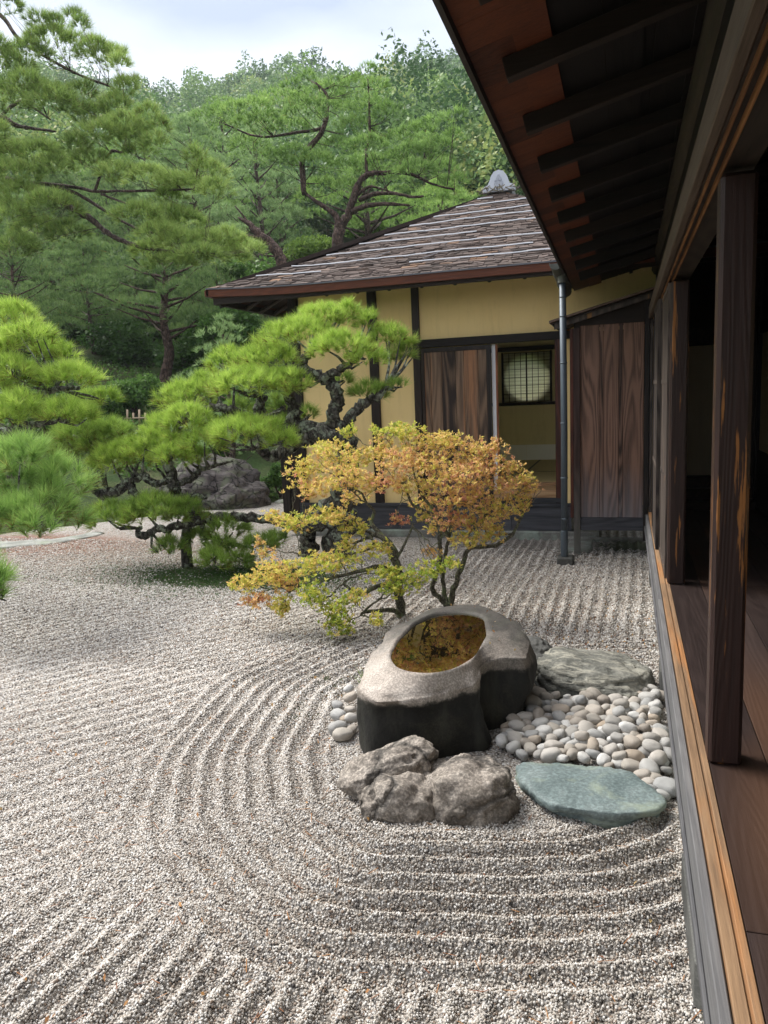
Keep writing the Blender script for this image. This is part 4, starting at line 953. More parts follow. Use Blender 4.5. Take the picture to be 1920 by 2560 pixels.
def blob(c, r, rot=0., tilt=0., disp=.12, sc=1.6, seed=0, sub=5, ridged=.0, lay=None, flatten=None):
    import bmesh
    bm = bmesh.new(); bmesh.ops.create_icosphere(bm, subdivisions=sub, radius=1.)
    R_ = Matrix.Rotation(rot, 3, 'Z') @ Matrix.Rotation(tilt, 3, 'Y'); o = Vector((seed * 3.7, seed * 1.3, seed * 7.1))
    for v in bm.verts:
        p = v.co.copy(); q = p * sc + o
        n = mnoise.fractal(q, .9, 2.1, 5)
        d = 1 + disp * n * 1.2
        if ridged: d += ridged * (abs(mnoise.noise(q * 1.7)) * -1.4 + .25) + ridged * .4 * (-abs(mnoise.noise(q * 4.3)) + .2)
        if lay:
            h = p.z * lay[0] + .5 * mnoise.noise(q * .8); fr = h - math.floor(h); d += lay[1] * (min(fr, .25) * 4 - 1) * (1 - abs(p.z))
        v.co = p * d
        # squarer than an ellipsoid
        v.co = Vector([math.copysign(abs(a) ** .86, a) for a in v.co])
        v.co += Vector((1, 1, 1)) * .0 + p * .012 * mnoise.noise(q * 16)
    for v in bm.verts:
        w = Vector((v.co.x * r[0], v.co.y * r[1], v.co.z * r[2])); w = R_ @ w; v.co = w + Vector(c)
    V = [v.co[:] for v in bm.verts]; F = [[l.vert.index for l in f.loops] for f in bm.faces]; bm.free(); return np.array(V), np.array(F)
def rock(name, lobes, m, label, cat, origin, **k):
    parts = [blob(*l[:2], **{**k, **(l[2] if len(l) > 2 else {})}) for l in lobes]
    V, F, _ = join([(v, f, {}) for v, f in parts])
    o = link(name, np_mesh(name, V, F, m, smooth=True), origin=origin); return tag(o, label, cat)
rock('granite_rock', [((-1.0, 3.035, .085), (.215, .13, .105), dict(rot=.45, tilt=-.28, seed=1)), ((-.905, 2.885, .012), (.18, .13, .125), dict(seed=2, rot=.25)), ((-.62, 2.98, .045), (.19, .18, .14), dict(seed=3, rot=-.2, tilt=.08)), ((-.775, 2.95, .072), (.065, .06, .055), dict(seed=4)), ((-.80, 3.07, .03), (.13, .09, .09), dict(seed=6)), ((-.76, 2.88, .0), (.07, .07, .06), dict(seed=7))], GRAN,
     'cracked brown granite rock lying in front of the stone basin', 'rock', (-.82, 2.95, 0), disp=.20, ridged=.12, sc=1.35)
rock('layered_rock', [((-.20, 4.47, .04), (.33, .30, .135), dict(seed=8, rot=.08, tilt=.12)), ((-.30, 4.35, .01), (.24, .17, .105), dict(seed=9, rot=-.1)), ((-.1, 4.30, .0), (.2, .14, .10), dict(seed=12)), ((.0, 4.52, .02), (.15, .2, .11), dict(seed=13))], ROCK_GREEN,
     'layered grey green rock with pale veins behind the pebble bed', 'rock', (-.2, 4.45, 0), disp=.16, ridged=.08, sc=1.5, lay=(3.2, .09))
rock('dark_rock', [((-.545, 4.62, .07), (.12, .17, .135), dict(seed=15)), ((-.62, 4.45, .02), (.1, .13, .1), dict(seed=16))], STONE_DARK, 'small dark rock wedged between the basin and the layered rock', 'rock', (-.55, 4.6, 0), disp=.2, ridged=.1, sc=1.4)
# blue-green stepping slab: two bedded sheets
SC = (-.17, 3.13); NS = 180; TS = np.arange(NS) * 2 * math.pi / NS
sl = [(-.482, 3.28), (-.46, 3.19), (-.43, 3.12), (-.346, 3.0), (-.27, 2.955), (-.2, 2.938), (-.033, 2.932), (.062, 2.957), (.132, 2.999), (.158, 3.05), (.152, 3.10), (.094, 3.204), (.039, 3.315), (-.08, 3.353), (-.23, 3.353), (-.383, 3.336), (-.45, 3.32)]
sb = [(-.485, 3.26), (-.45, 3.18), (-.37, 3.06), (-.244, 2.985), (-.114, 2.95), (.02, 2.955), (.06, 2.975), (.06, 3.01), (.13, 3.06), (.14, 3.10), (.08, 3.2), (.03, 3.31), (-.08, 3.35), (-.23, 3.35), (-.383, 3.33), (-.45, 3.30)]
rs = psmooth(ray_r(SC, sl, TS), 1); rs2 = psmooth(ray_r(SC, sb, TS), 1); o1 = np.ones(NS)
xs1 = SC[0] + rs * np.cos(TS); zt = .060 + .014 * np.sin(TS + 2.5)
rg_ = [(rs * t, .068 + (zt - .068) * t ** 2 + .006 * np.sin(TS * 2 + 1) * t) for t in (.01, .25, .5, .7, .85, .95)] + [(rs * .992, zt - .003), (rs, zt - .009), (rs * .995, zt - .026), (rs * .965, zt - .034), (rs2 * .965, o1 * .016), (rs2 * .995, o1 * .010), (rs2, o1 * .0), (rs2 * .98, o1 * -.03)]
me = radial_solid('green_slab', SC, rg_, SLAB_GREEN, NS, .012, 6, .004, keep=lambda i: .6 if i < 6 else 1.2)
tag(link('green_slab', me, origin=(-.17, 3.13, 0)), 'flat blue green stepping stone with a worn edge beside the granite rock', 'stepping stone')
# pebbles
import bmesh
pm = []
for k in range(9):
    rr = random.Random(40 + k)
    v, f = blob((0, 0, 0), (1, rr.uniform(.70, .88), rr.uniform(.55, .72)), disp=.17, sc=.9, seed=50 + k, sub=3, ridged=.03)
    pm.append(np_mesh('pebble', v, f, PEBBLE, smooth=True))
def pebble(x, y, z, s, label, group, rz=None, k=None, tl=None):
    o = bpy.data.objects.new('pebble', pm[random.randrange(9) if k is None else k]); COL.objects.link(o)
    o.location = (x, y, z); o.scale = (s, s, s); o.rotation_euler = (random.uniform(-.3, .3) if tl is None else tl, random.uniform(-.35, .35), random.uniform(0, 6.28) if rz is None else rz)
    return tag(o, label, 'pebble', group)
BED = np.array([(-.60, 3.50), (-.47, 3.40), (-.1, 3.40), (.03, 3.36), (.10, 3.20), (.165, 3.12), (.19, 3.3), (.185, 4.35), (.10, 4.42), (.05, 4.2), (-.45, 4.16), (-.52, 4.3), (-.56, 4.3), (-.50, 3.95), (-.62, 3.68)])
placed = []
rp = random.Random(21)
GB = 'river pebbles in the bed beside the basin'
for (px, py, s, lab) in ((1648, 1738, .050, 'tan rounded pebble at the far corner of the bed against the veranda sill'), (1665, 1965, .056, 'large brown speckled pebble at the near end of the bed by the green slab'), (1674, 1885, .050, 'big white speckled pebble lying against the veranda sill'), (1660, 1857, .050, 'long pale grey pebble slanting by the veranda sill'), (1465, 1822, .052, 'large triangular grey pebble in the middle of the bed'), (1400, 1793, .046, 'round grey speckled pebble near the basin side of the bed')):
    p = ground_at(px, py, .045); placed.append((p[0], p[1], s)); pebble(p[0], min(p[1], 9), .04, s, lab, GB); 
def inpoly(x, y): return float(poly_dist(np.array([x]), np.array([y]), BED)[0])
tries = 0
while tries < 9000 and len(placed) < 175:
    tries += 1; x = rp.uniform(-.66, .21); y = rp.uniform(3.1, 4.45); s = rp.uniform(.028, .054)
    if inpoly(x, y) > -s * .35: continue
    if all(math.hypot(x - a, y - b) > (s + c) * .66 for a, b, c in placed):
        placed.append((x, y, s)); pebble(x, y, .012 + .5 * s + rp.uniform(0, .016), s, 'smooth grey, tan or white river pebble in the bed beside the basin', GB)
n_ = 0; up_ = []
while n_ < 45:
    x = rp.uniform(-.3, .19); y = rp.uniform(3.4, 4.3); s = rp.uniform(.034, .048)
    if inpoly(x, y) < -.02 and all(math.hypot(x - a, y - b) > .07 for a, b in up_): up_.append((x, y)); pebble(x, y, .062 + rp.uniform(0, .012), s, 'smooth grey, tan or white river pebble in the bed beside the basin', GB)
    n_ += 1
for (cx_, cy_, s, z) in ((125, 562, .034, .06), (132, 598, .040, .07), (76, 632, .038, .035), (132, 652, .034, .04), (80, 676, .046, .035), (104, 692, .03, .03), (137, 690, .040, .055), (76, 732, .052, .035), (102, 762, .056, .035), (140, 740, .034, .03)):
    px, py = 800 + .5727 * cx_, 1400 + .5727 * cy_; p = ground_at(px, py, z); pebble(p[0], p[1], z, s, 'pale rounded pebble heaped against the left side of the stone basin', 'pebbles left of the basin')
# grass tuft by the basin
def tuft(c, n, h, m, w=.006, lean=.6):
    V = []; F = []; R_ = []
    for k in range(n):
        a = random.uniform(0, 6.28); l = h * random.uniform(.6, 1.1); d = np.array([math.cos(a), math.sin(a), 0]); s = np.array([-math.sin(a), math.cos(a), 0]) * w * .5; p0 = np.array(c) + d * random.uniform(0, .02)
        P = [p0 + d * l * lean * t ** 1.6 + np.array([0, 0, l * (t - .35 * t * t * lean)]) for t in (0, .35, .7, 1.)]
        b = len(V); r = random.random()
        for i, q in enumerate(P): V += [q - s * (1 - i / 3.2), q + s * (1 - i / 3.2)]; R_ += [r, r]
        for i in range(3): F.append((b + 2 * i, b + 2 * i + 1, b + 2 * i + 3, b + 2 * i + 2))
    return np.array(V), np.array(F), {'rnd': np.array(R_)}
p = ground_at(865, 1700); v, f, a_ = tuft((-1.50, 4.12, 0), 26, .17, LEAF_FRESH)
tag(link('grass_tuft', np_mesh('grass_tuft', v, f, LEAF_FRESH, a_), origin=(-1.50, 4.12, 0)), 'small green grass tuft growing at the left side of the basin', 'grass tuft')

# far rocks beyond the gravel
def P3(px, py, Y): return tuple(at(px, py, Y))
c = at(535, 1225, 11.7)
rock('dark_boulder', [((c[0], 11.7, .16), (.86, .6, .62), dict(seed=20, rot=.1, tilt=.10)), ((c[0] + .45, 11.5, .05), (.62, .5, .42), dict(seed=21)), ((c[0] - .35, 11.5, .1), (.6, .5, .48), dict(seed=22))], ROCK_DARK,
     'big dark purple cracked boulder beyond the spreading pine', 'boulder', (c[0], 11.7, 0), disp=.18, ridged=.10, sc=1.5)
for (px, py, Y, r, lab) in ((440, 1195, 12.9, .42, 'pale rock behind the dark boulder on its left'), (515, 1185, 13.0, .36, 'pale rounded rock just above the dark boulder'), (290, 1245, 11.6, .28, 'pale green tinged rock beyond the pine branches at left'), (712, 1262, 11.9, .14, 'small dark stone at the far corner of the gravel')):
    c = at(px, py, Y); rock('pale_rock', [((c[0], Y, c[2]), (r * 1.3, r, r * .7), dict(seed=px))], ROCK_PALE, lab, 'rock', (c[0], Y, 0), disp=.2, ridged=.12, sc=1.4, sub=4)
a = ground_at(-60, 1362, .02); b = ground_at(120, 1352, .02); c2 = ground_at(245, 1330, .02)
mb = MB(); mb.tube(*smooth_path([tuple(a), tuple(b), tuple(c2)], [.24, .26, .14], 6, .15), 10, wob=.2)
v_ = np.array(mb.v); v_[:, 2] = .0 + (v_[:, 2] - .02) * .12 + .0; v_[:, 1] += (v_[:, 1] - v_[:, 1].mean()) * .0; mb.v = [tuple(q) for q in v_]
tag(mb.build('edging_stone', ROCK_PALE, smooth=True, origin=(b[0], b[1], 0)), 'long pale flat edging stone where the gravel ends under the left pine', 'stone')
# ------------------------------------------------------------------ PART4
# ------------------------------------------------------------------ shrubs with autumn leaves
def shrub(name, label, cat, base, stems, clusters, lm, Y, seed, r0=.05, conv=None, per=92, K=8, ln=.031, wd=.0125):
    root = empty(name, base, label, cat); rs_ = np.random.default_rng(seed); tips = []; parts = []
    for (cx_, cy_, rx, ry, col, dy) in clusters:
        px, py = conv(cx_, cy_); p = at(px, py, Y + dy); m = (Y + dy) / 1900 * .4822 * 1.08
        n = int(per * (rx * ry) / 5000) + 8; u = unit(rs_.normal(size=(n, 3))) * (rs_.random(n) ** .45)[:, None]
        # leaves sit in small flat trays inside each cluster
        q = p + u * np.array([rx * m * 1.2, rx * m * 1.1, ry * m * 1.15]) + rs_.normal(0, .012, (n, 3))
        A = unit(rs_.normal(0, .35, (n, 3)) + np.array([0, 0, 1.])); parts.append(leaves(q, A, K, ln, wd, col + rs_.normal(0, .11, n), spread=1.15))
        tips += [tuple(t) for t in q[::max(2, n // 7)]]
    mb = MB()
    ends = []
    for path, rr in stems:
        pts = [tuple(at(*conv(a_, b_), Y + d_)) for a_, b_, d_ in path]; P_, R_ = smooth_path(pts, [rr * (1 - .5 * i / (len(pts) - 1)) for i in range(len(pts))], 5, .25, seed)
        mb.tube(P_, R_, 8, wob=.12, cap=False); ends.append((P_[-1], rr * .5))
    groups = [[] for _ in ends]
    for t in tips: groups[min(range(len(ends)), key=lambda i: (Vector(t) - ends[i][0]).length)].append(t)
    for (p_, rr), g_ in zip(ends, groups):
        if g_: branches(mb, p_, g_, rr, seed, bend=.10, rmin=.0022, first=.38, power=.55)
    mb.build('stems', TWIG, root, smooth=True)
    v, f, a_ = join(parts); link('leaves', np_mesh('leaves', v, f, lm, a_), root); return root
cz = lambda a, b: (550 + .4822 * a, 1050 + .4822 * b)
YL = 5.55
CL = [(560, 150, 100, 45, .35, .2), (430, 250, 90, 60, .42, .1), (620, 210, 110, 60, .42, .1), (470, 350, 120, 60, .5, 0), (650, 300, 110, 60, .5, -.1), (280, 510, 60, 40, .42, 0), (400, 530, 100, 50, .32, -.1), (560, 500, 110, 55, .38, -.2), (700, 560, 70, 45, .3, -.1),
      (230, 690, 60, 22, .5, -.1), (200, 640, 22, 18, .5, -.1), (130, 850, 80, 50, .36, -.5), (290, 800, 120, 75, .40, -.45), (190, 940, 80, 40, .66, -.55), (310, 965, 55, 60, .33, -.55), (350, 860, 70, 40, .62, -.4), (480, 750, 130, 55, .30, -.4), (620, 730, 110, 55, .30, -.3),
      (480, 900, 80, 75, .16, -.6), (590, 960, 70, 60, .14, -.6), (615, 1060, 80, 65, .12, -.65), (700, 920, 60, 40, .26, -.5), (810, 670, 80, 42, .3, -.2), (850, 800, 110, 42, .2, -.3), (960, 840, 90, 45, .16, -.35), (900, 890, 75, 35, .16, -.4), (1060, 790, 90, 38, .14, -.35), (1170, 745, 75, 28, .16, -.35), (810, 1040, 30, 35, .3, -.6), (660, 640, 60, 35, .35, 0)]
shrub('autumn_shrub', 'low spreading shrub with yellow and lime leaves, on the left behind the basin', 'shrub', (-1.72, 5.6, 0),
      [([(945, 1015, .05), (930, 900, .03), (915, 740, 0), (880, 640, 0), (800, 590, .0)], .040), ([(945, 1010, .05), (890, 985, -.1), (800, 990, -.3), (740, 1000, -.4)], .022), ([(925, 830, .0), (800, 870, -.2), (720, 905, -.35), (640, 850, -.4)], .020),
       ([(915, 790, 0), (820, 760, -.15), (700, 790, -.3), (420, 860, -.4)], .022), ([(915, 720, 0), (960, 640, .05), (1000, 540, .1)], .014), ([(920, 780, -.05), (880, 700, -.1), (850, 640, 0), (700, 690, -.2), (420, 700, -.2)], .014), ([(880, 640, 0), (790, 540, .1), (800, 470, .15)], .022)],
      CL, LEAF_AUT, YL, 31, conv=cz)
CR = [(860, 60, 90, 30, .24, .2), (670, 70, 50, 30, .26, .2), (960, 60, 100, 40, .28, .1), (840, 150, 100, 50, .52, .1), (930, 220, 120, 60, .64, -.1), (1060, 130, 100, 55, .5, .1), (1180, 110, 100, 50, .48, .1), (1090, 240, 110, 60, .55, -.1), (1260, 180, 110, 60, .55, .1), (1400, 150, 90, 45, .62, .1), (1380, 250, 100, 55, .68, 0), (1240, 300, 90, 50, .6, -.2),
      (760, 330, 80, 45, .55, 0), (870, 330, 100, 50, .68, -.1), (1000, 350, 90, 40, .5, -.1), (1210, 420, 100, 55, .64, -.2), (1330, 390, 100, 55, .62, -.1), (1450, 340, 100, 50, .62, 0), (1560, 300, 70, 35, .52, .1), (1590, 370, 50, 35, .58, .1), (1190, 520, 90, 45, .72, -.2), (1340, 520, 120, 60, .54, -.1), (1470, 460, 100, 55, .5, 0), (1270, 620, 100, 38, .46, -.2), (1400, 590, 80, 38, .45, -.1), (930, 520, 45, 25, .85, -.1), (1090, 690, 45, 20, .62, -.2), (1060, 500, 50, 30, .4, 0), (1100, 330, 70, 45, .5, .3), (1300, 240, 80, 40, .6, .3), (740, 200, 80, 45, .45, .2), (700, 400, 80, 40, .5, .3), (1050, 430, 60, 35, .55, .3), (1520, 250, 50, 25, .6, .2), (1580, 430, 40, 30, .5, .1), (1120, 560, 60, 30, .5, .3)]
shrub('autumn_shrub', 'upright many stemmed shrub with orange and amber leaves, on the right behind the basin', 'shrub', (-1.38, 5.9, 0),
      [([(1180, 965, .1), (1140, 920, .1), (1100, 870, .1), (1140, 740, 0), (1140, 600, 0), (1170, 560, 0)], .026), ([(1185, 965, .1), (1160, 880, .1), (1160, 740, .1), (1190, 600, .1), (1200, 470, .1)], .022),
       ([(1190, 965, .1), (1220, 850, .0), (1260, 740, 0), (1300, 665, 0), (1430, 650, 0), (1520, 590, 0)], .026), ([(1140, 620, 0), (1120, 500, 0), (1000, 440, 0), (960, 330, 0)], .018), ([(1180, 600, .05), (1120, 480, .1), (1040, 380, .1), (1000, 250, .1)], .016), ([(1200, 480, .1), (1290, 380, .1), (1350, 280, .1)], .014), ([(1300, 665, 0), (1280, 600, 0), (1400, 480, 0)], .014)],
      [(a, b, c_, d_, max(.12, e_ - .03), f_) for a, b, c_, d_, e_, f_ in CR], LEAF_AUT, YL + .15, 32, conv=cz)

# ------------------------------------------------------------------ pruned pines
def pine_from_pads(root, pads, mats, Ln, K, w, dens, px2m=1.05, tipsper=3, droop=.0, upv=.75, conv=lambda a, b: (a, b), rs=1.):
    """pads: px, py, half width, half height, depth Y, material index, colour; returns twig ends under each pad"""
    out = {}; tips = []
    for (a, b, hw, hh, Y, mi, col) in pads:
        px, py = conv(a, b); c = at(px, py, Y); m = (.94 * Y - .303 * c[0]) / F_PX * rs; c = c + np.array([0, 0, -hh * m * .6]); r = np.array([hw * m * .98, hw * m * .8, hh * m * 1.5])
        n = int(1.25 * dens * (r[0] * r[1] * 3.1 + 2.5 * r[2] * r[0])) + 6
        P, A = pad_tufts(c, r, n, flat=.42, up=upv, droop=droop)
        old = np.where(P[:, 2] < c[2] + .12 * r[2], .22, .0)
        if mi == 2: k_ = RNG.random(n) < .5; P, A, old = P[k_], A[k_], old[k_]
        out.setdefault(mi, []).append(needles(P, A, K if mi < 2 else 70, Ln if mi < 2 else Ln * 1.3, w, col + .04 + RNG.normal(0, .2, len(P)), spread=1.0, odd=old))
        for k in range(tipsper): q = RNG.normal(0, .33, 3) * r; q[2] = -.0 * r[2] + abs(q[2]) * .4; tips.append(tuple(c + q))
    for mi, lst in out.items():
        v, f, a_ = join(lst); link('needles', np_mesh('needles', v, f, mats[mi], a_), root)
    return tips
c5 = lambda a, b: (200 + .5184 * a, 740 + .5184 * b)
SP = empty('black_pine', (-3.25, 7.8, 0), 'spreading pruned black pine with cloud pads and a gnarled trunk in the middle', 'pine tree')
k5 = .5184
pads = [(1170, 95, 150, 55, 7.6, 0, .62), (1290, 60, 50, 35, 7.7, 0, .55), (1060, 170, 185, 62, 7.35, 0, .62), (1250, 235, 150, 62, 7.0, 0, .6), (1380, 290, 80, 45, 7.1, 0, .45), (1390, 115, 60, 38, 7.8, 0, .5), (1480, 190, 120, 48, 7.9, 0, .45), (1540, 275, 80, 40, 8.0, 1, .6), (1590, 235, 40, 30, 8.0, 0, .4),
        (900, 285, 160, 58, 7.2, 0, .55), (720, 310, 120, 58, 7.5, 0, .55), (830, 410, 225, 62, 6.95, 0, .55), (1020, 410, 90, 55, 7.0, 0, .5), (520, 470, 150, 65, 7.4, 0, .5), (620, 420, 100, 60, 7.5, 0, .5), (520, 590, 140, 75, 6.9, 0, .55), (400, 620, 100, 60, 7.2, 0, .5), (800, 640, 210, 62, 6.7, 0, .5), (960, 690, 85, 48, 6.7, 0, .48), (600, 690, 110, 55, 6.8, 0, .45),
        (360, 710, 160, 70, 7.0, 0, .5), (450, 760, 120, 48, 6.8, 0, .4), (180, 760, 150, 60, 7.0, 0, .5), (110, 820, 80, 42, 6.9, 0, .45), (270, 740, 100, 50, 7.2, 0, .5), (560, 770, 60, 30, 7.0, 1, .5),
        (150, 1050, 140, 62, 6.6, 1, .45), (350, 1020, 170, 70, 6.7, 1, .55), (500, 1030, 100, 60, 6.8, 1, .4), (690, 1110, 120, 60, 7.1, 1, .35), (580, 1160, 70, 40, 7.0, 1, .35), (430, 1210, 85, 45, 6.7, 1, .45), (690, 1210, 100, 50, 6.9, 1, .35), (640, 1270, 90, 40, 6.6, 1, .5), (760, 1270, 70, 40, 6.8, 1, .35), (860, 1190, 90, 42, 7.0, 1, .25), (940, 1170, 60, 35, 7.2, 1, .25),
        (1390, 455, 90, 38, 7.5, 1, .35), (1530, 430, 55, 22, 7.6, 1, .35), (1270, 400, 40, 22, 7.7, 1, .4), (1105, 560, 38, 32, 7.9, 1, .5), (960, 520, 70, 45, 8.1, 1, .4), (1000, 600, 50, 25, 8.2, 1, .4), (760, 530, 60, 30, 8.0, 1, .3)]
tips = pine_from_pads(SP, [(a, b, hw * k5, hh * k5, Y, mi, c) for a, b, hw, hh, Y, mi, c in pads], [PINE_BRIGHT, PINE_MID], .11, 46, .0042, 190, conv=c5)
mb = MB()
def limb(path, rads, seed=1, sides=14, jit=.35, wob=.22, conv=c5):
    pts = [tuple(at(*conv(a, b), Y)) for a, b, Y in path]; P_, R_ = smooth_path(pts, rads, 7, jit, seed); mb.tube(P_, R_, sides, wob=wob); return pts
limb([(1250, 1300, 7.75), (1245, 1180, 7.72), (1270, 1040, 7.7), (1285, 900, 7.65), (1300, 780, 7.6), (1290, 690, 7.55), (1240, 650, 7.5)], [0.162, 0.145, 0.132, 0.123, 0.111, 0.102, 0.098], 1)
limb([(1105, 1300, 7.7), (1100, 1210, 7.7), (1105, 1130, 7.7), (1150, 1060, 7.7), (1240, 980, 7.68)], [0.102, 0.093, 0.089, 0.085, 0.085], 12)
limb([(1290, 700, 7.55), (1180, 665, 7.4), (1080, 690, 7.3), (1000, 740, 7.2), (930, 770, 7.1), (870, 750, 7.0), (870, 715, 7.0)], [0.093, 0.089, 0.076, 0.064, 0.051, 0.044, 0.043], 2)
limb([(1200, 650, 7.45), (1080, 645, 7.4), (1030, 620, 7.4), (1035, 560, 7.4), (1010, 500, 7.4), (1010, 450, 7.3)], [0.085, 0.085, 0.072, 0.060, 0.051, 0.043], 3)
limb([(1060, 660, 7.4), (940, 655, 7.5), (870, 600, 7.5), (865, 540, 7.45), (890, 480, 7.4)], [0.076, 0.068, 0.064, 0.055, 0.043], 4)
limb([(1245, 650, 7.5), (1225, 570, 7.45), (1240, 500, 7.45), (1220, 430, 7.4), (1175, 395, 7.4), (1100, 370, 7.4), (1080, 310, 7.4), (1130, 250, 7.4)], [0.081, 0.068, 0.066, 0.061, 0.060, 0.053, 0.047, 0.034], 5)
limb([(1180, 395, 7.4), (1230, 370, 7.3), (1300, 330, 7.3), (1350, 290, 7.3)], [0.047, 0.043, 0.034, 0.024], 6)
limb([(1100, 370, 7.4), (1040, 360, 7.35), (980, 330, 7.3)], [0.051, 0.043, 0.030], 7)
limb([(1295, 640, 7.55), (1320, 560, 7.5), (1380, 510, 7.5), (1440, 485, 7.5), (1475, 445, 7.5)], [0.060, 0.053, 0.047, 0.038, 0.025], 8)
limb([(870, 600, 7.5), (780, 570, 7.4), (690, 540, 7.3), (560, 560, 7.2), (470, 640, 7.2), (430, 760, 7.1), (440, 860, 7.05), (460, 940, 7.0)], [0.060, 0.051, 0.047, 0.043, 0.043, 0.047, 0.055, 0.060], 9)
limb([(460, 950, 7.0), (430, 890, 7.0), (390, 905, 7.0), (350, 900, 7.0), (310, 870, 7.0), (250, 890, 7.0), (200, 930, 7.0), (130, 960, 7.0), (80, 940, 7.0), (60, 900, 7.0)], [0.051, 0.047, 0.034, 0.038, 0.038, 0.034, 0.055, 0.060, 0.051, 0.034], 10)
limb([(480, 900, 7.0), (540, 880, 7.05), (580, 840, 7.1), (660, 815, 7.2), (740, 795, 7.3)], [0.038, 0.034, 0.030, 0.019, 0.010], 11)
limb([(250, 910, 7.0), (265, 960, 6.95), (330, 960, 6.9), (450, 970, 6.95), (560, 965, 7.0), (610, 975, 7.0)], [0.043, 0.038, 0.025, 0.034, 0.030, 0.017], 13)
limb([(620, 1075, 7.05), (560, 1085, 6.9), (500, 1105, 6.8), (430, 1120, 6.75), (370, 1125, 6.7), (325, 1150, 6.7), (290, 1155, 6.7), (275, 1130, 6.7), (300, 1118, 6.75)], [0.043, 0.047, 0.044, 0.041, 0.036, 0.038, 0.034, 0.025, 0.017], 14)
limb([(1255, 1090, 7.7), (1100, 1110, 7.5), (900, 1080, 7.3), (740, 1060, 7.15), (620, 1070, 7.05), (520, 1040, 7.0), (470, 960, 7.0)], [0.060, 0.055, 0.051, 0.047, 0.051, 0.051, 0.051], 15)
limb([(700, 1180, 7.1), (600, 1150, 7.0), (590, 1090, 7.0)], [0.017, 0.025, 0.030], 16)
segs = [Vector(v) for v in mb.v[::28]]
tw = MB()
for t in tips:
    t = Vector(t); q = min(segs, key=lambda s_: (s_ - t).length + max(0, s_.z - t.z) * .8)
    m1 = q.lerp(t, .5) + Vector([random.uniform(-.04, .04), random.uniform(-.04, .04), random.uniform(-.06, .01)])
    mb.tube([q, m1, t], [.018, .012, .005], 6, cap=False)
mb.build('trunk', BARK_BLACK, SP, smooth=True)
mb = MB(); b0_ = at(*c5(517, 1310), 7.0); t0_ = at(*c5(522, 1070), 7.0); mb.tube([(b0_[0], 7.0, -.05), (b0_[0] + .01, 7.0, .3), (t0_[0], 7.0, t0_[2])], [.062, .058, .052], 12, wob=.06)
tag(mb.build('support_post', BARK_BLACK, smooth=True, origin=(b0_[0], 7.0, 0)), 'short dark round post propping the low branch of the spreading pine', 'post')

c6 = lambda a, b: (.4581 * a, 700 + .4581 * b)
LP = empty('left_pine', tuple(at(-230, 1380, 6.3) * np.array([1, 1, 0])), 'bright layered pruned pine cut off by the left edge of the photo', 'pine tree')
k6 = .4581
pads = [(60, 190, 150, 62, 6.4, 0, .6), (160, 290, 130, 60, 6.1, 0, .6), (20, 330, 100, 60, 6.0, 0, .6), (340, 400, 80, 42, 6.4, 0, .5), (250, 380, 90, 40, 6.5, 0, .5), (50, 480, 130, 62, 5.9, 0, .55), (380, 520, 180, 58, 6.2, 0, .6), (180, 520, 90, 45, 6.1, 0, .55), (100, 680, 150, 75, 5.7, 0, .55), (350, 710, 160, 60, 5.9, 0, .5), (60, 740, 90, 50, 5.6, 0, .6), (480, 740, 60, 40, 6.0, 0, .4),
        (580, 640, 75, 38, 6.8, 0, .3), (470, 650, 80, 35, 7.0, 1, .6), (600, 810, 130, 50, 7.2, 1, .55), (430, 830, 150, 55, 7.0, 1, .5), (560, 870, 130, 50, 7.1, 1, .5), (330, 900, 150, 50, 7.0, 1, .35), (450, 920, 170, 40, 7.3, 1, .25), (-60, 560, 120, 70, 5.9, 0, .5), (-60, 380, 120, 70, 6.1, 0, .6),
        (120, 950, 185, 85, 5.0, 2, .6), (340, 1080, 165, 90, 5.2, 2, .6), (230, 1150, 150, 70, 5.0, 2, .5), (60, 1080, 120, 70, 4.9, 2, .5), (190, 1240, 185, 85, 4.8, 2, .6), (340, 1280, 120, 75, 4.9, 2, .5), (40, 1300, 150, 80, 4.6, 2, .5), (200, 1345, 120, 60, 4.6, 2, .6), (-60, 1180, 120, 70, 4.8, 2, .5), (-10, 1640, 70, 70, 4.2, 2, .5), (-30, 1730, 80, 60, 4.2, 2, .55), (-90, 1560, 80, 60, 4.3, 2, .5)]
tips = pine_from_pads(LP, [(a, b, hw * k6, hh * k6, Y, mi, c) for a, b, hw, hh, Y, mi, c in pads], [PINE_BRIGHT, PINE_MID, PINE_BLUE], .125, 46, .0042, 190, conv=c6)
mb = MB()
tb = LP.location; tr = [(tb.x, tb.y, 0), (tb.x + .05, tb.y, .8), (tb.x - .05, tb.y, 1.6), (tb.x + .05, tb.y, 2.6)]
P_, R_ = smooth_path(tr, [.16, .14, .12, .07], 6, .3); mb.tube(P_, R_, 12, wob=.2)
limb([(-502, 760, 6.3), (0, 825, 5.9), (100, 805, 5.8), (200, 790, 5.8), (330, 760, 5.9)], [.05, .045, .04, .032, .02], 2, conv=c6)
limb([(-502, 620, 6.3), (100, 640, 6.2), (300, 600, 6.2), (430, 590, 6.2)], [.05, .04, .028, .018], 3, conv=c6)
limb([(-502, 860, 6.3), (100, 880, 6.9), (400, 860, 7.1), (520, 858, 7.2)], [.04, .035, .03, .02], 4, conv=c6)
limb([(-502, 1000, 6.3), (100, 1060, 5.3), (300, 1110, 5.2)], [.05, .04, .02], 5, conv=c6)
limb([(-502, 1180, 6.3), (50, 1260, 4.9), (220, 1280, 4.8)], [.05, .035, .02], 6, conv=c6)
limb([(-502, 1500, 6.3), (-100, 1660, 4.4), (0, 1700, 4.2)], [.04, .03, .02], 7, conv=c6)
segs = [Vector(v) for v in mb.v[::24]]
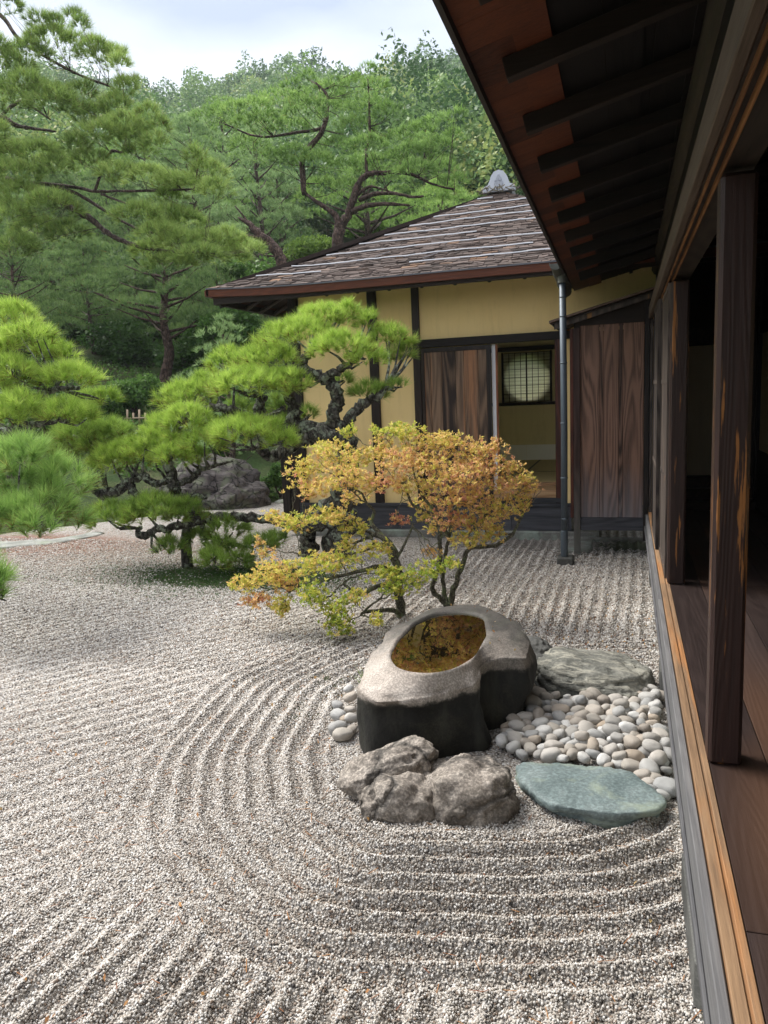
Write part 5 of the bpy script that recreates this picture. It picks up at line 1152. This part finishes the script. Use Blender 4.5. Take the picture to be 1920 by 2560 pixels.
for t in tips:
    t = Vector(t); q = min(segs, key=lambda s_: (s_ - t).length); m1 = q.lerp(t, .5) + Vector([random.uniform(-.04, .04), random.uniform(-.04, .04), random.uniform(-.06, .01)]); mb.tube([q, m1, t], [.016, .010, .004], 6, cap=False)
mb.build('trunk', BARK_BLACK, LP, smooth=True)
# ------------------------------------------------------------------ PART5
# ------------------------------------------------------------------ trees beyond the garden
def bg_tree(name, label, cat, px, Y, top, width, mat, bark, seed, bare=.35, npads=34, col=.5, padr=.34, Ln=.17, K=12, lean=0., r0=None, dens=52, group=None, shape='pine', clip=None):
    r_ = np.random.default_rng(seed); p = at(px, 960, Y); x0 = p[0]; z0 = float(terrain(x0, Y)); zt = at(px, top, Y)[2]; m = (.94 * Y - .303 * x0) / F_PX; Wd = width * m / 2; H = zt - z0
    root = empty(name, (x0, Y, z0 - .05), label, cat, group); r0 = r0 or H * .022; w = .0048 + .00042 * Y
    parts = []; tips = []
    for k in range(npads):
        h = bare + (1 - bare) * ((k + .5) / npads) ** .9; prof = math.sin(math.pi * min(1, (h - bare) / (1 - bare) * .72 + .30)) ** .8
        a = k * 2.399 + r_.normal(0, .3); R_ = Wd * prof * (.45 + .6 * r_.random()) * (1 if h < .93 else .3)
        c = np.array([x0 + lean * h * H + R_ * math.cos(a), Y + R_ * math.sin(a), z0 + h * H - .02 * H * r_.random()]); pr = Wd * padr * (.7 + .6 * r_.random()) * (1.15 - .5 * h)
        rr = np.array([pr * 1.1, pr * 1.1, pr * .42]); n = int(dens * pr * pr * 3.4) + 10
        P, A = pad_tufts(c, rr, n, flat=.25, up=.8); parts.append(needles(P, A, K, Ln, w, col + .05 + r_.normal(0, .08) + r_.normal(0, .12, n), spread=.95)); tips.append(tuple(c - np.array([0, 0, pr * .1])))
    v, f, a_ = join(parts); link('crown', np_mesh('crown', v, f, mat, a_), root)
    mb = MB(); k = 7; pts = []; rad = []
    for i in range(k + 1):
        t = i / k; pts.append((x0 + lean * t * H + r_.normal(0, .012) * H * (0 < i), Y + r_.normal(0, .01) * H * (0 < i), z0 - .3 + t * (H * .93 + .3))); rad.append(r0 * (1.15 - .95 * t))
    P_, R2 = smooth_path(pts, rad, 3, .1, seed); mb.tube(P_, R2, 9, wob=.12, cap=False)
    for t in tips:
        t = Vector(t); q = min(P_, key=lambda s_: (s_ - t).length + max(0, s_.z - t.z + .1 * H) * 1.2); mid = q.lerp(t, .55) + Vector((0, 0, -.04 * (t - q).length)); rr = max(.012, r0 * .28)
        mb.tube([q, mid, t], [rr, rr * .6, rr * .25], 5, cap=False)
    mb.build('trunk', bark, root, smooth=True); return root
def px_tree(name, label, cat, base, padlist, mats, barkm, conv, k, limbs, Ln, K, w, dens, up=.8):
    root = empty(name, base, label, cat)
    out = {}; tips = []
    for (a, b, hw, hh, Y, mi, col) in padlist:
        px, py = conv(a, b); c = at(px, py, Y); m = (.94 * Y - .303 * c[0]) / F_PX * k; r = np.array([hw * m * 1.08, hw * m * .85, hh * m * 1.0])
        n = int(dens * (r[0] * r[1] * 3.1 + 2.5 * r[2] * r[0])) + 6; P, A = pad_tufts(c, r, n, flat=.45, up=up)
        out.setdefault(mi, []).append(needles(P, A, K, Ln, w, col + RNG.normal(0, .05) + RNG.normal(0, .12, n), spread=1.0)); tips += [tuple(c + RNG.normal(0, .3, 3) * r) for _ in range(3)]
    for mi, lst in out.items(): v, f, a_ = join(lst); link('crown', np_mesh('crown', v, f, mats[mi], a_), root)
    mb = MB()
    for i, (path, rads) in enumerate(limbs):
        pts = [tuple(at(*conv(a, b), Y)) if Y > 0 else (at(*conv(a, b), -Y)[0], -Y, float(terrain(at(*conv(a, b), -Y)[0], -Y)) - .2) for a, b, Y in path]
        P_, R_ = smooth_path(pts, rads, 5, .2, i); mb.tube(P_, R_, 10, wob=.15)
    segs = [Vector(v) for v in mb.v[::20]]; rm_ = min(l[1][-1] for l in limbs) * .7
    for t in tips:
        t = Vector(t); q = min(segs, key=lambda s_: (s_ - t).length + max(0, s_.z - t.z) * .8); m1 = q.lerp(t, .5) + Vector([random.uniform(-.1, .1) * .6 for _ in range(3)]); mb.tube([q, m1, t], [rm_, rm_ * .7, rm_ * .35], 5, cap=False)
    mb.build('trunk', barkm, root, smooth=True); return root
c2_ = lambda a, b: (500 + .4822 * a, 100 + .4822 * b)
RPp = [(870, 165, 40, 45), (560, 215, 40, 50), (470, 250, 45, 40), (700, 240, 50, 40), (640, 300, 130, 55), (820, 260, 120, 60), (910, 250, 60, 40), (100, 400, 120, 50), (250, 370, 120, 50), (400, 330, 120, 55), (560, 370, 130, 55), (720, 380, 120, 55), (870, 350, 100, 55), (980, 390, 80, 50),
       (300, 440, 120, 50), (470, 470, 110, 50), (800, 470, 110, 55), (700, 570, 110, 50), (860, 560, 110, 50), (1000, 530, 90, 50), (1120, 490, 90, 50), (1230, 440, 80, 45), (1320, 400, 50, 35), (1100, 600, 110, 50), (1230, 570, 100, 50), (1310, 510, 60, 40), (970, 640, 110, 40), (1110, 680, 110, 38), (1240, 680, 90, 38), (1300, 740, 80, 32), (600, 640, 110, 50), (740, 680, 100, 50), (480, 600, 100, 45), (620, 770, 90, 45), (560, 830, 70, 40), (760, 760, 60, 35), (250, 560, 100, 50), (380, 620, 80, 45)]
px_tree('red_pine', 'broad red pine with curving bare limbs rising behind the pavilion roof', 'pine tree', (at(845, 900, 20)[0], 20, float(terrain(at(845, 900, 20)[0], 20))),
        [(a, b, hw, hh, 20 + RNG.uniform(-1.6, 1.6), 0, .5 - .18 * (b - 400) / 400 * 0 + RNG.normal(0, .05)) for a, b, hw, hh in RPp], [PINE_BG], BARK_RED, c2_, .4822,
        [([(715, 1500, -20), (715, 1080, 20), (728, 960, 20)], [0.187, 0.158, 0.144]), ([(728, 975, 20), (700, 905, 20), (650, 870, 20), (600, 835, 20), (540, 790, 20.3)], [0.108, 0.086, 0.065, 0.050, 0.036]),
         ([(728, 970, 20), (775, 890, 20), (800, 800, 20), (825, 740, 20), (870, 700, 20), (940, 688, 20), (1080, 692, 20), (1200, 745, 20), (1320, 775, 20)], [0.122, 0.108, 0.094, 0.079, 0.072, 0.061, 0.043, 0.029, 0.022]),
         ([(790, 890, 20), (850, 865, 19.8), (940, 850, 19.6), (1090, 857, 19.5)], [0.079, 0.065, 0.050, 0.022]), ([(830, 830, 20), (900, 800, 19.7), (1000, 795, 19.5), (1090, 812, 19.4), (1160, 810, 19.4)], [0.065, 0.058, 0.043, 0.036, 0.022]),
         ([(820, 800, 20), (860, 770, 19.9), (900, 760, 19.8), (1000, 790, 19.7)], [0.043, 0.036, 0.029, 0.014]), ([(540, 800, 20.2), (530, 620, 20.3), (560, 570, 20.3), (640, 460, 20.3), (660, 300, 20.3), (600, 220, 20.3)], [0.072, 0.079, 0.079, 0.065, 0.043, 0.022]),
         ([(870, 700, 20), (860, 600, 20), (880, 450, 20), (870, 200, 20)], [0.050, 0.043, 0.036, 0.014]), ([(640, 460, 20.3), (500, 480, 20.3), (300, 500, 20.3), (120, 430, 20.3)], [0.050, 0.036, 0.029, 0.014])], .17, 14, .016, 66)
c0_ = lambda a, b: (.4219 * a, .4219 * b)
BL = [(40, 40, 90, 80, .3), (220, 130, 60, 60, .2), (330, 150, 50, 45, .25), (430, 120, 60, 50, .25), (480, 150, 40, 40, .3), (330, 270, 170, 80, .5), (180, 330, 110, 80, .4), (560, 300, 90, 60, .5), (640, 350, 110, 70, .55), (710, 390, 60, 45, .55), (60, 420, 130, 90, .45), (150, 520, 120, 80, .45), (330, 610, 120, 90, .4), (430, 650, 80, 60, .35), (60, 620, 120, 90, .35), (240, 560, 90, 70, .4),
      (480, 560, 80, 60, .35), (800, 480, 25, 20, .5), (740, 540, 65, 70, .6), (690, 640, 90, 70, .5), (560, 700, 110, 60, .5), (740, 740, 100, 60, .55), (600, 800, 130, 60, .5), (760, 820, 110, 55, .5), (880, 700, 70, 70, .45), (940, 760, 60, 60, .4), (920, 870, 80, 70, .35), (820, 900, 90, 40, .35), (700, 1030, 110, 55, .6), (880, 1060, 130, 60, .6), (1010, 1090, 90, 55, .55), (1160, 960, 60, 80, .5), (1220, 1030, 110, 70, .5), (1120, 1110, 130, 60, .5), (1270, 1140, 90, 60, .45), (1000, 1180, 90, 40, .4),
      (200, 940, 200, 80, .5), (340, 1010, 100, 70, .4), (90, 1050, 150, 80, .55), (100, 1180, 150, 90, .5), (300, 1230, 150, 90, .4), (60, 1300, 130, 90, .4), (230, 1380, 150, 80, .45), (100, 1480, 130, 80, .35), (400, 1400, 120, 80, .3), (820, 1280, 130, 60, .5), (1000, 1290, 120, 60, .5), (1110, 1330, 110, 60, .55), (950, 1390, 140, 55, .5), (1070, 1440, 130, 60, .55), (1230, 1440, 130, 60, .55), (1340, 1420, 90, 60, .6), (1430, 1480, 90, 60, .65), (1520, 1490, 50, 40, .6), (1180, 1520, 150, 50, .5), (1350, 1530, 120, 45, .55), (900, 1500, 120, 60, .4),
      (1000, 1570, 130, 50, .35), (520, 960, 110, 60, .3), (450, 870, 90, 60, .3), (-80, 300, 130, 100, .4), (-80, 800, 130, 100, .35), (0, 900, 120, 70, .3)]
px_tree('tall_pine', 'tall pine with long drooping limbs filling the upper left corner', 'pine tree', (at(-330, 900, 12)[0], 12, 0.8),
        [(a, b, hw, hh, 11.2 + (a + 300) / 1800 * .8 + RNG.uniform(-.6, .5), 0 if b > 480 or a > 500 else 0, col) for a, b, hw, hh, col in BL], [PINE_TALL], BARK_GREY, c0_, .4219,
        [([(-780, 2200, -12), (-760, 1200, 12), (-700, 400, 12), (-680, -200, 12)], [0.195, 0.165, 0.120, 0.075]),
         ([(-700, 600, 12), (-200, 640, 12), (0, 690, 12), (90, 740, 12), (180, 760, 12), (330, 780, 12)], [0.083, 0.064, 0.045, 0.038, 0.030, 0.015]), ([(0, 690, 12), (120, 600, 12), (200, 640, 11.9), (300, 710, 11.9)], [0.030, 0.030, 0.022, 0.011]), ([(-700, 300, 12), (-200, 60, 12), (0, 90, 12), (120, 240, 12), (420, 420, 12), (620, 500, 12), (690, 530, 12)], [0.075, 0.045, 0.038, 0.030, 0.022, 0.019, 0.011]),
         ([(-700, 900, 12), (-200, 1000, 12), (200, 1120, 12), (410, 1225, 11.9), (540, 1300, 11.9), (640, 1380, 11.9), (760, 1440, 11.9), (950, 1485, 11.9), (1250, 1500, 11.8)], [0.090, 0.075, 0.064, 0.056, 0.051, 0.045, 0.038, 0.026, 0.015]),
         ([(300, 1100, 12), (460, 1150, 12), (640, 1260, 12), (800, 1350, 12), (950, 1390, 12)], [0.034, 0.030, 0.026, 0.022, 0.011]), ([(200, 1080, 12), (470, 1115, 12), (560, 1135, 12), (700, 1132, 12), (920, 1130, 12), (1150, 1120, 12)], [0.034, 0.030, 0.026, 0.022, 0.022, 0.015]),
         ([(560, 1135, 12), (630, 950, 12), (665, 895, 12), (740, 880, 12), (745, 600, 12)], [0.026, 0.026, 0.026, 0.019, 0.009]), ([(600, 1150, 12), (680, 1180, 12), (760, 1210, 12)], [0.022, 0.019, 0.011]), ([(1150, 1130, 12), (1170, 1000, 12), (1165, 900, 12)], [0.015, 0.015, 0.007])], .15, 26, .0075, 150, up=.7)
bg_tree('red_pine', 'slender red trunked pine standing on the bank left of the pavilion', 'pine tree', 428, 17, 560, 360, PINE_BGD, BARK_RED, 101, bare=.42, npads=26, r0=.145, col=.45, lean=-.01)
bg_tree('pale_pine', 'pale blue green pine behind the bare leaning trunk', 'pine tree', 676, 24, 300, 230, PINE_BGP, BARK_GREY, 102, bare=.42, npads=30, r0=.13)
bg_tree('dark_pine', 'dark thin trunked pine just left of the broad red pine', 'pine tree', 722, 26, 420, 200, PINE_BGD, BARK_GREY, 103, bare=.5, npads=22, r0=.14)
bg_tree('leaning_pine', 'thick grey trunked pine leaning left behind the pavilion roof', 'pine tree', 955, 23, 380, 260, PINE_BG, BARK_GREY, 104, bare=.62, npads=22, r0=.20, lean=-.05)
bg_tree('roofside_pine', 'light green pine showing just above the pavilion ridge', 'pine tree', 1120, 24, 445, 300, PINE_BG, BARK_RED, 105, bare=.2, npads=34, col=.7)
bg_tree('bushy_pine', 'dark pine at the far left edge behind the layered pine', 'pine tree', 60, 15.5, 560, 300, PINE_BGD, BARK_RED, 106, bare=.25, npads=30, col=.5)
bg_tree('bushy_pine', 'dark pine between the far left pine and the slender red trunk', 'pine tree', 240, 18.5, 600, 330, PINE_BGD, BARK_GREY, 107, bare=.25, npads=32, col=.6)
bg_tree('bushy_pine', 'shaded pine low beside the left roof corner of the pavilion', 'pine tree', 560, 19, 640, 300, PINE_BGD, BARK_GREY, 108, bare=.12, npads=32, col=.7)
bg_tree('pale_pine', 'pale pine rising behind the long drooping limb at upper left', 'pine tree', 520, 26, 290, 300, PINE_BGP, BARK_RED, 109, bare=.3, npads=36, col=.45)
bg_tree('round_pine', 'pale green pine on the slope above the drooping limb, left of centre', 'pine tree', 410, 30, 265, 280, PINE_BG, BARK_GREY, 110, bare=.25, npads=36, col=.45)
bg_tree('round_pine', 'green pine on the slope left of the broad red pine top', 'pine tree', 600, 33, 245, 260, PINE_BG, BARK_GREY, 111, bare=.25, npads=34, col=.5)
bg_tree('round_pine', 'small pine on the hill right of the broad red pine', 'pine tree', 1080, 34, 330, 230, PINE_BG, BARK_GREY, 112, bare=.2, npads=30, col=.55)
bg_tree('round_pine', 'yellow green tree on the slope above the pavilion ridge tile', 'tree', 1190, 40, 330, 240, PINE_BGP, BARK_GREY, 113, bare=.1, npads=34, col=.8)
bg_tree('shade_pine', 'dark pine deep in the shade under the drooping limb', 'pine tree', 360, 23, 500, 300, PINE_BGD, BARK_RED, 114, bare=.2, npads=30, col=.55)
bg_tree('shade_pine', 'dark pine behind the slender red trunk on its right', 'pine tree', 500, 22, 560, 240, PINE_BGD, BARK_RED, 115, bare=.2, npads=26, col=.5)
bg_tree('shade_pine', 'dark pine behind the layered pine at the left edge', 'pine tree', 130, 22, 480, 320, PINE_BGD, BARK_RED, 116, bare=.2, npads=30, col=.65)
bg_tree('small_pine', 'small pale green pine beside the roof corner behind the spreading pine', 'pine tree', 570, 12.5, 790, 230, PINE_BGP, BARK_GREY, 117, bare=.15, npads=24, col=.45, Ln=.12, dens=70)
# bare leaning trunk
mb = MB()
for path, rr in (([(470, 1330, 16), (430, 1175, 16), (400, 1100, 16), (340, 1040, 16), (290, 995, 16), (255, 955, 16), (200, 920, 16)], [.13, .12, .11, .10, .085, .06, .02]), ([(330, 1030, 16), (280, 1022, 15.9), (210, 1005, 15.9)], [.05, .035, .012]), ([(255, 955, 16), (215, 900, 16), (180, 860, 16)], [.03, .02, .01]), ([(410, 1120, 16), (360, 1120, 16), (320, 1110, 16)], [.03, .02, .008])):
    P_, R_ = smooth_path([tuple(at(*c2_(a, b), Y)) for a, b, Y in path], rr, 5, .25, 3); mb.tube(P_, R_, 9, wob=.15)
q = at(*c2_(470, 1330), 16); mb.tube([(q[0] + .8, 16, float(terrain(q[0] + .8, 16)) - .3), (q[0] + .35, 16, q[2] - 1.0), tuple(q)], [.2, .16, .13], 9, wob=.12)
tag(mb.build('bare_trunk', BARK_RED, smooth=True, origin=(q[0] + .8, 16, float(terrain(q[0] + .8, 16)))), 'bare reddish trunk leaning left above the left end of the pavilion roof', 'dead tree')

def bush(name, label, px, py, Y, w, h, m, n, size, col, cat='bush', stem=True, onground=True):
    c = at(px, py, Y); k = (.94 * Y - .303 * c[0]) / F_PX; z0 = float(terrain(c[0], Y)); rx, rz = w * k / 2, h * k / 2; root = empty(name, (c[0], Y, z0), label, cat); nb = 14; P = []; r = []
    for i in range(nb):
        u = unit(RNG.normal(size=(1, 3)))[0] * RNG.random() ** .4; cc = c + u * np.array([rx, rx * .8, rz]) * .68; s = rx * RNG.uniform(.32, .5); q = unit(RNG.normal(size=(n // nb, 3))) * (RNG.random((n // nb, 1)) ** .3)
        P.append(cc + q * np.array([s, s, s * .75])); r.append(col + RNG.normal(0, .08) + RNG.normal(0, .12, n // nb))
    P = np.concatenate(P); P = P[P[:, 2] > z0 - .05]; r = np.concatenate(r)[:len(P)]; v, f, a_ = cards(P, size, r); link('foliage', np_mesh('foliage', v, f, m, a_), root)
    mb = MB(); branches(mb, (c[0], Y, z0 - .1), [tuple(p) for p in P[::max(1, len(P) // 26)]], max(.03, rx * .07), px, rmin=.006); mb.build('stems', BARK_GREY, root, smooth=True)
bush('broadleaf_tree', 'small dark broadleaf tree beyond the gap between the two cloud pruned pines', 330, 975, 14.5, 150, 110, LEAF_GREEN, 5200, .085, .55, 'tree')
bush('bush', 'rounded green bush beyond the gap, left of the small broadleaf tree', 268, 1015, 14.0, 110, 70, LEAF_GREEN, 3000, .07, .45)
bush('bush', 'yellow green clipped bush right of the small broadleaf tree', 400, 985, 15.5, 100, 50, LEAF_FRESH, 2600, .08, .3)
bush('bush', 'dark green bush touching the left corner of the pavilion', 700, 1190, 12.2, 90, 100, LEAF_GREEN, 3400, .06, .5)
bush('bush', 'grey green flowering bush beside the dark boulder', 650, 1235, 12.0, 90, 60, LEAF_FRESH, 2600, .045, .15)
bush('bush', 'leafy bush on the bank above the pale rocks', 560, 1110, 13.6, 150, 80, LEAF_GREEN, 3200, .07, .6)
bush('bush', 'fresh yellow green bush between the trunks behind the pavilion roof', 790, 625, 23.5, 150, 90, LEAF_FRESH, 4200, .11, .45)
bush('bush', 'pale green bush behind the fork of the broad red pine', 905, 560, 26, 150, 70, LEAF_FRESH, 3200, .14, .1)
bush('bush', 'dense green bush behind the bare leaning trunk', 640, 690, 19.5, 190, 130, LEAF_GREEN, 5200, .11, .55)
bush('bush', 'dark green bush at the foot of the red trunked pine', 480, 960, 15.5, 120, 90, LEAF_GREEN, 3000, .07, .3)
bush('bush', 'low dark bush behind the layered pine at far left', 120, 1010, 12.5, 260, 90, LEAF_GREEN, 5000, .07, .25)
for px, py, Y, w_, h_, cc, lab in ((60, 880, 17.5, 280, 230, .25, 'dark undergrowth thicket at the far left'), (190, 850, 19.5, 260, 240, .35, 'dark undergrowth thicket beyond the layered pine'), (300, 870, 18.6, 220, 200, .2, 'dark undergrowth thicket left of the slender red trunk'), (395, 830, 20.5, 230, 230, .3, 'dark undergrowth thicket behind the slender red trunk'),
                                  (500, 860, 18.0, 230, 190, .25, 'dark undergrowth thicket right of the slender red trunk'), (600, 850, 17.0, 240, 220, .3, 'dark undergrowth thicket under the pavilion roof corner'), (440, 720, 24.5, 360, 200, .5, 'green thicket higher on the slope behind the slender red trunk'), (180, 700, 25.0, 380, 220, .45, 'green thicket higher on the slope at left'), (600, 1010, 14.2, 170, 110, .4, 'bush on the bank beside the pavilion corner')):
    bush('thicket', lab, px, py, Y, w_, h_, LEAF_GREEN, 6500, .12 if Y > 16 else .08, cc, 'thicket')
# low bamboo fence with pale posts
fx = empty('bamboo_fence', tuple(at(352, 1060, 14.0)), 'short low fence of pale bamboo posts beyond the two pruned pines', 'fence')
for k in range(4):
    p = at(318 + k * 15, 1062, 14.0); q = at(318 + k * 15, 1024 + (k % 2) * 8, 14.0); mb = MB(); mb.tube([tuple(p), tuple(q)], [.022, .022], 8); mb.build('fence_post', M_flat('pale_bamboo_' + str(k), (.55, .42, .30), .7, .2, .2), fx, smooth=True)
mb = MB(); mb.tube([tuple(at(312, 1046, 13.96)), tuple(at(368, 1044, 13.96))], [.014, .014], 8); mb.build('fence_rail', M_flat('pale_bamboo_rail', (.5, .4, .28)), fx, smooth=True)
# ground cover on the bank
n = 26000; yy = RNG.uniform(11.5, 26, n); xx = yy * RNG.uniform(-.98, -.28, n); ok = (terrain(xx, yy) > .03) & (vnoise(xx, yy, .9, 31) > -.35); xx = xx[ok]; yy = yy[ok]
v, f, a_ = cards(np.stack([xx, yy, terrain(xx, yy) + RNG.random(len(xx)) * .14], 1), .10, .45 + .25 * vnoise(xx, yy, .6, 33) + RNG.normal(0, .1, len(xx)))
tag(link('ground_cover', np_mesh('ground_cover', v, f, LEAF_GREEN, a_)), 'low leafy ground cover on the bank beyond the gravel', 'ground cover', kind='stuff')
# wooded hillside
def forest():
    r_ = np.random.default_rng(5); parts = []; n = 1500
    yy = np.sqrt(r_.uniform(34 ** 2, 206 ** 2, n)); xx = yy * r_.uniform(-.86, -.02, n)
    for x, y in zip(xx, yy):
        s = r_.uniform(1.5, 3.2) * (1 + y / 240) * 1.1; z = float(terrain(x, y)) + s * .75; k = int(np.interp(y, [30, 80, 200], [2200, 1300, 640])); u = unit(r_.normal(size=(k, 3))); u[:, 2] = np.abs(u[:, 2]) * 1.1 - .25
        lob = 1 + .22 * np.sin(3.1 * u[:, 0:1] * 2 + x) * np.cos(2.7 * u[:, 1:2] * 2 + y); P = np.array([x, y, z]) + u * s * lob * np.array([1, 1, .95]) * (.8 + .22 * r_.random((k, 1)))
        if r_.random() < .12: P[:, 2] += (1 - np.abs(u[:, 0])) * s * .9
        parts.append(cards(P, (.14 + .00165 * y) * (.8 + .4 * s / 3), np.clip(r_.normal(.45, .27), 0, 1) + r_.normal(0, .07, k)))
    v, f, a_ = join(parts); return np_mesh('hillside_forest', v, f, LEAF_HILL, a_)
tag(link('hillside_forest', forest()), 'dense evergreen and broadleaf forest covering the hill behind the garden', 'forest', kind='stuff')

for i, (px, Y, top, wd, lab) in enumerate(((190, 24, 430, 330, 'left of the slender red trunk, far back'), (310, 27, 420, 300, 'in line with the slender red trunk, far back'), (450, 29, 400, 300, 'right of the slender red trunk, far back'), (620, 22, 640, 260, 'low behind the pavilion roof corner'), (20, 26, 380, 320, 'at the far left edge, far back'))):
    bg_tree('shade_pine', 'dense dark pine deep in the wood, ' + lab, 'pine tree', px, Y, top, wd, PINE_BGD, BARK_GREY, 130 + i, bare=.06, npads=34, col=.6)

# thin summer haze over the valley
lo = -1.5
mb = MB(); mb.box(-260, 40, -25, 262, lo, 112)
HZ = NT('thin_haze'); pv = HZ.n('VolumePrincipled', {'Color': (.80, .86, .92, 1), 'Density': .00055, 'Anisotropy': .3}); HZ.t.links.new(pv.outputs[0], HZ.out.inputs['Volume'])
tag(mb.build('haze', HZ.m), 'thin pale haze in the air over the wooded valley', 'haze', kind='stuff')
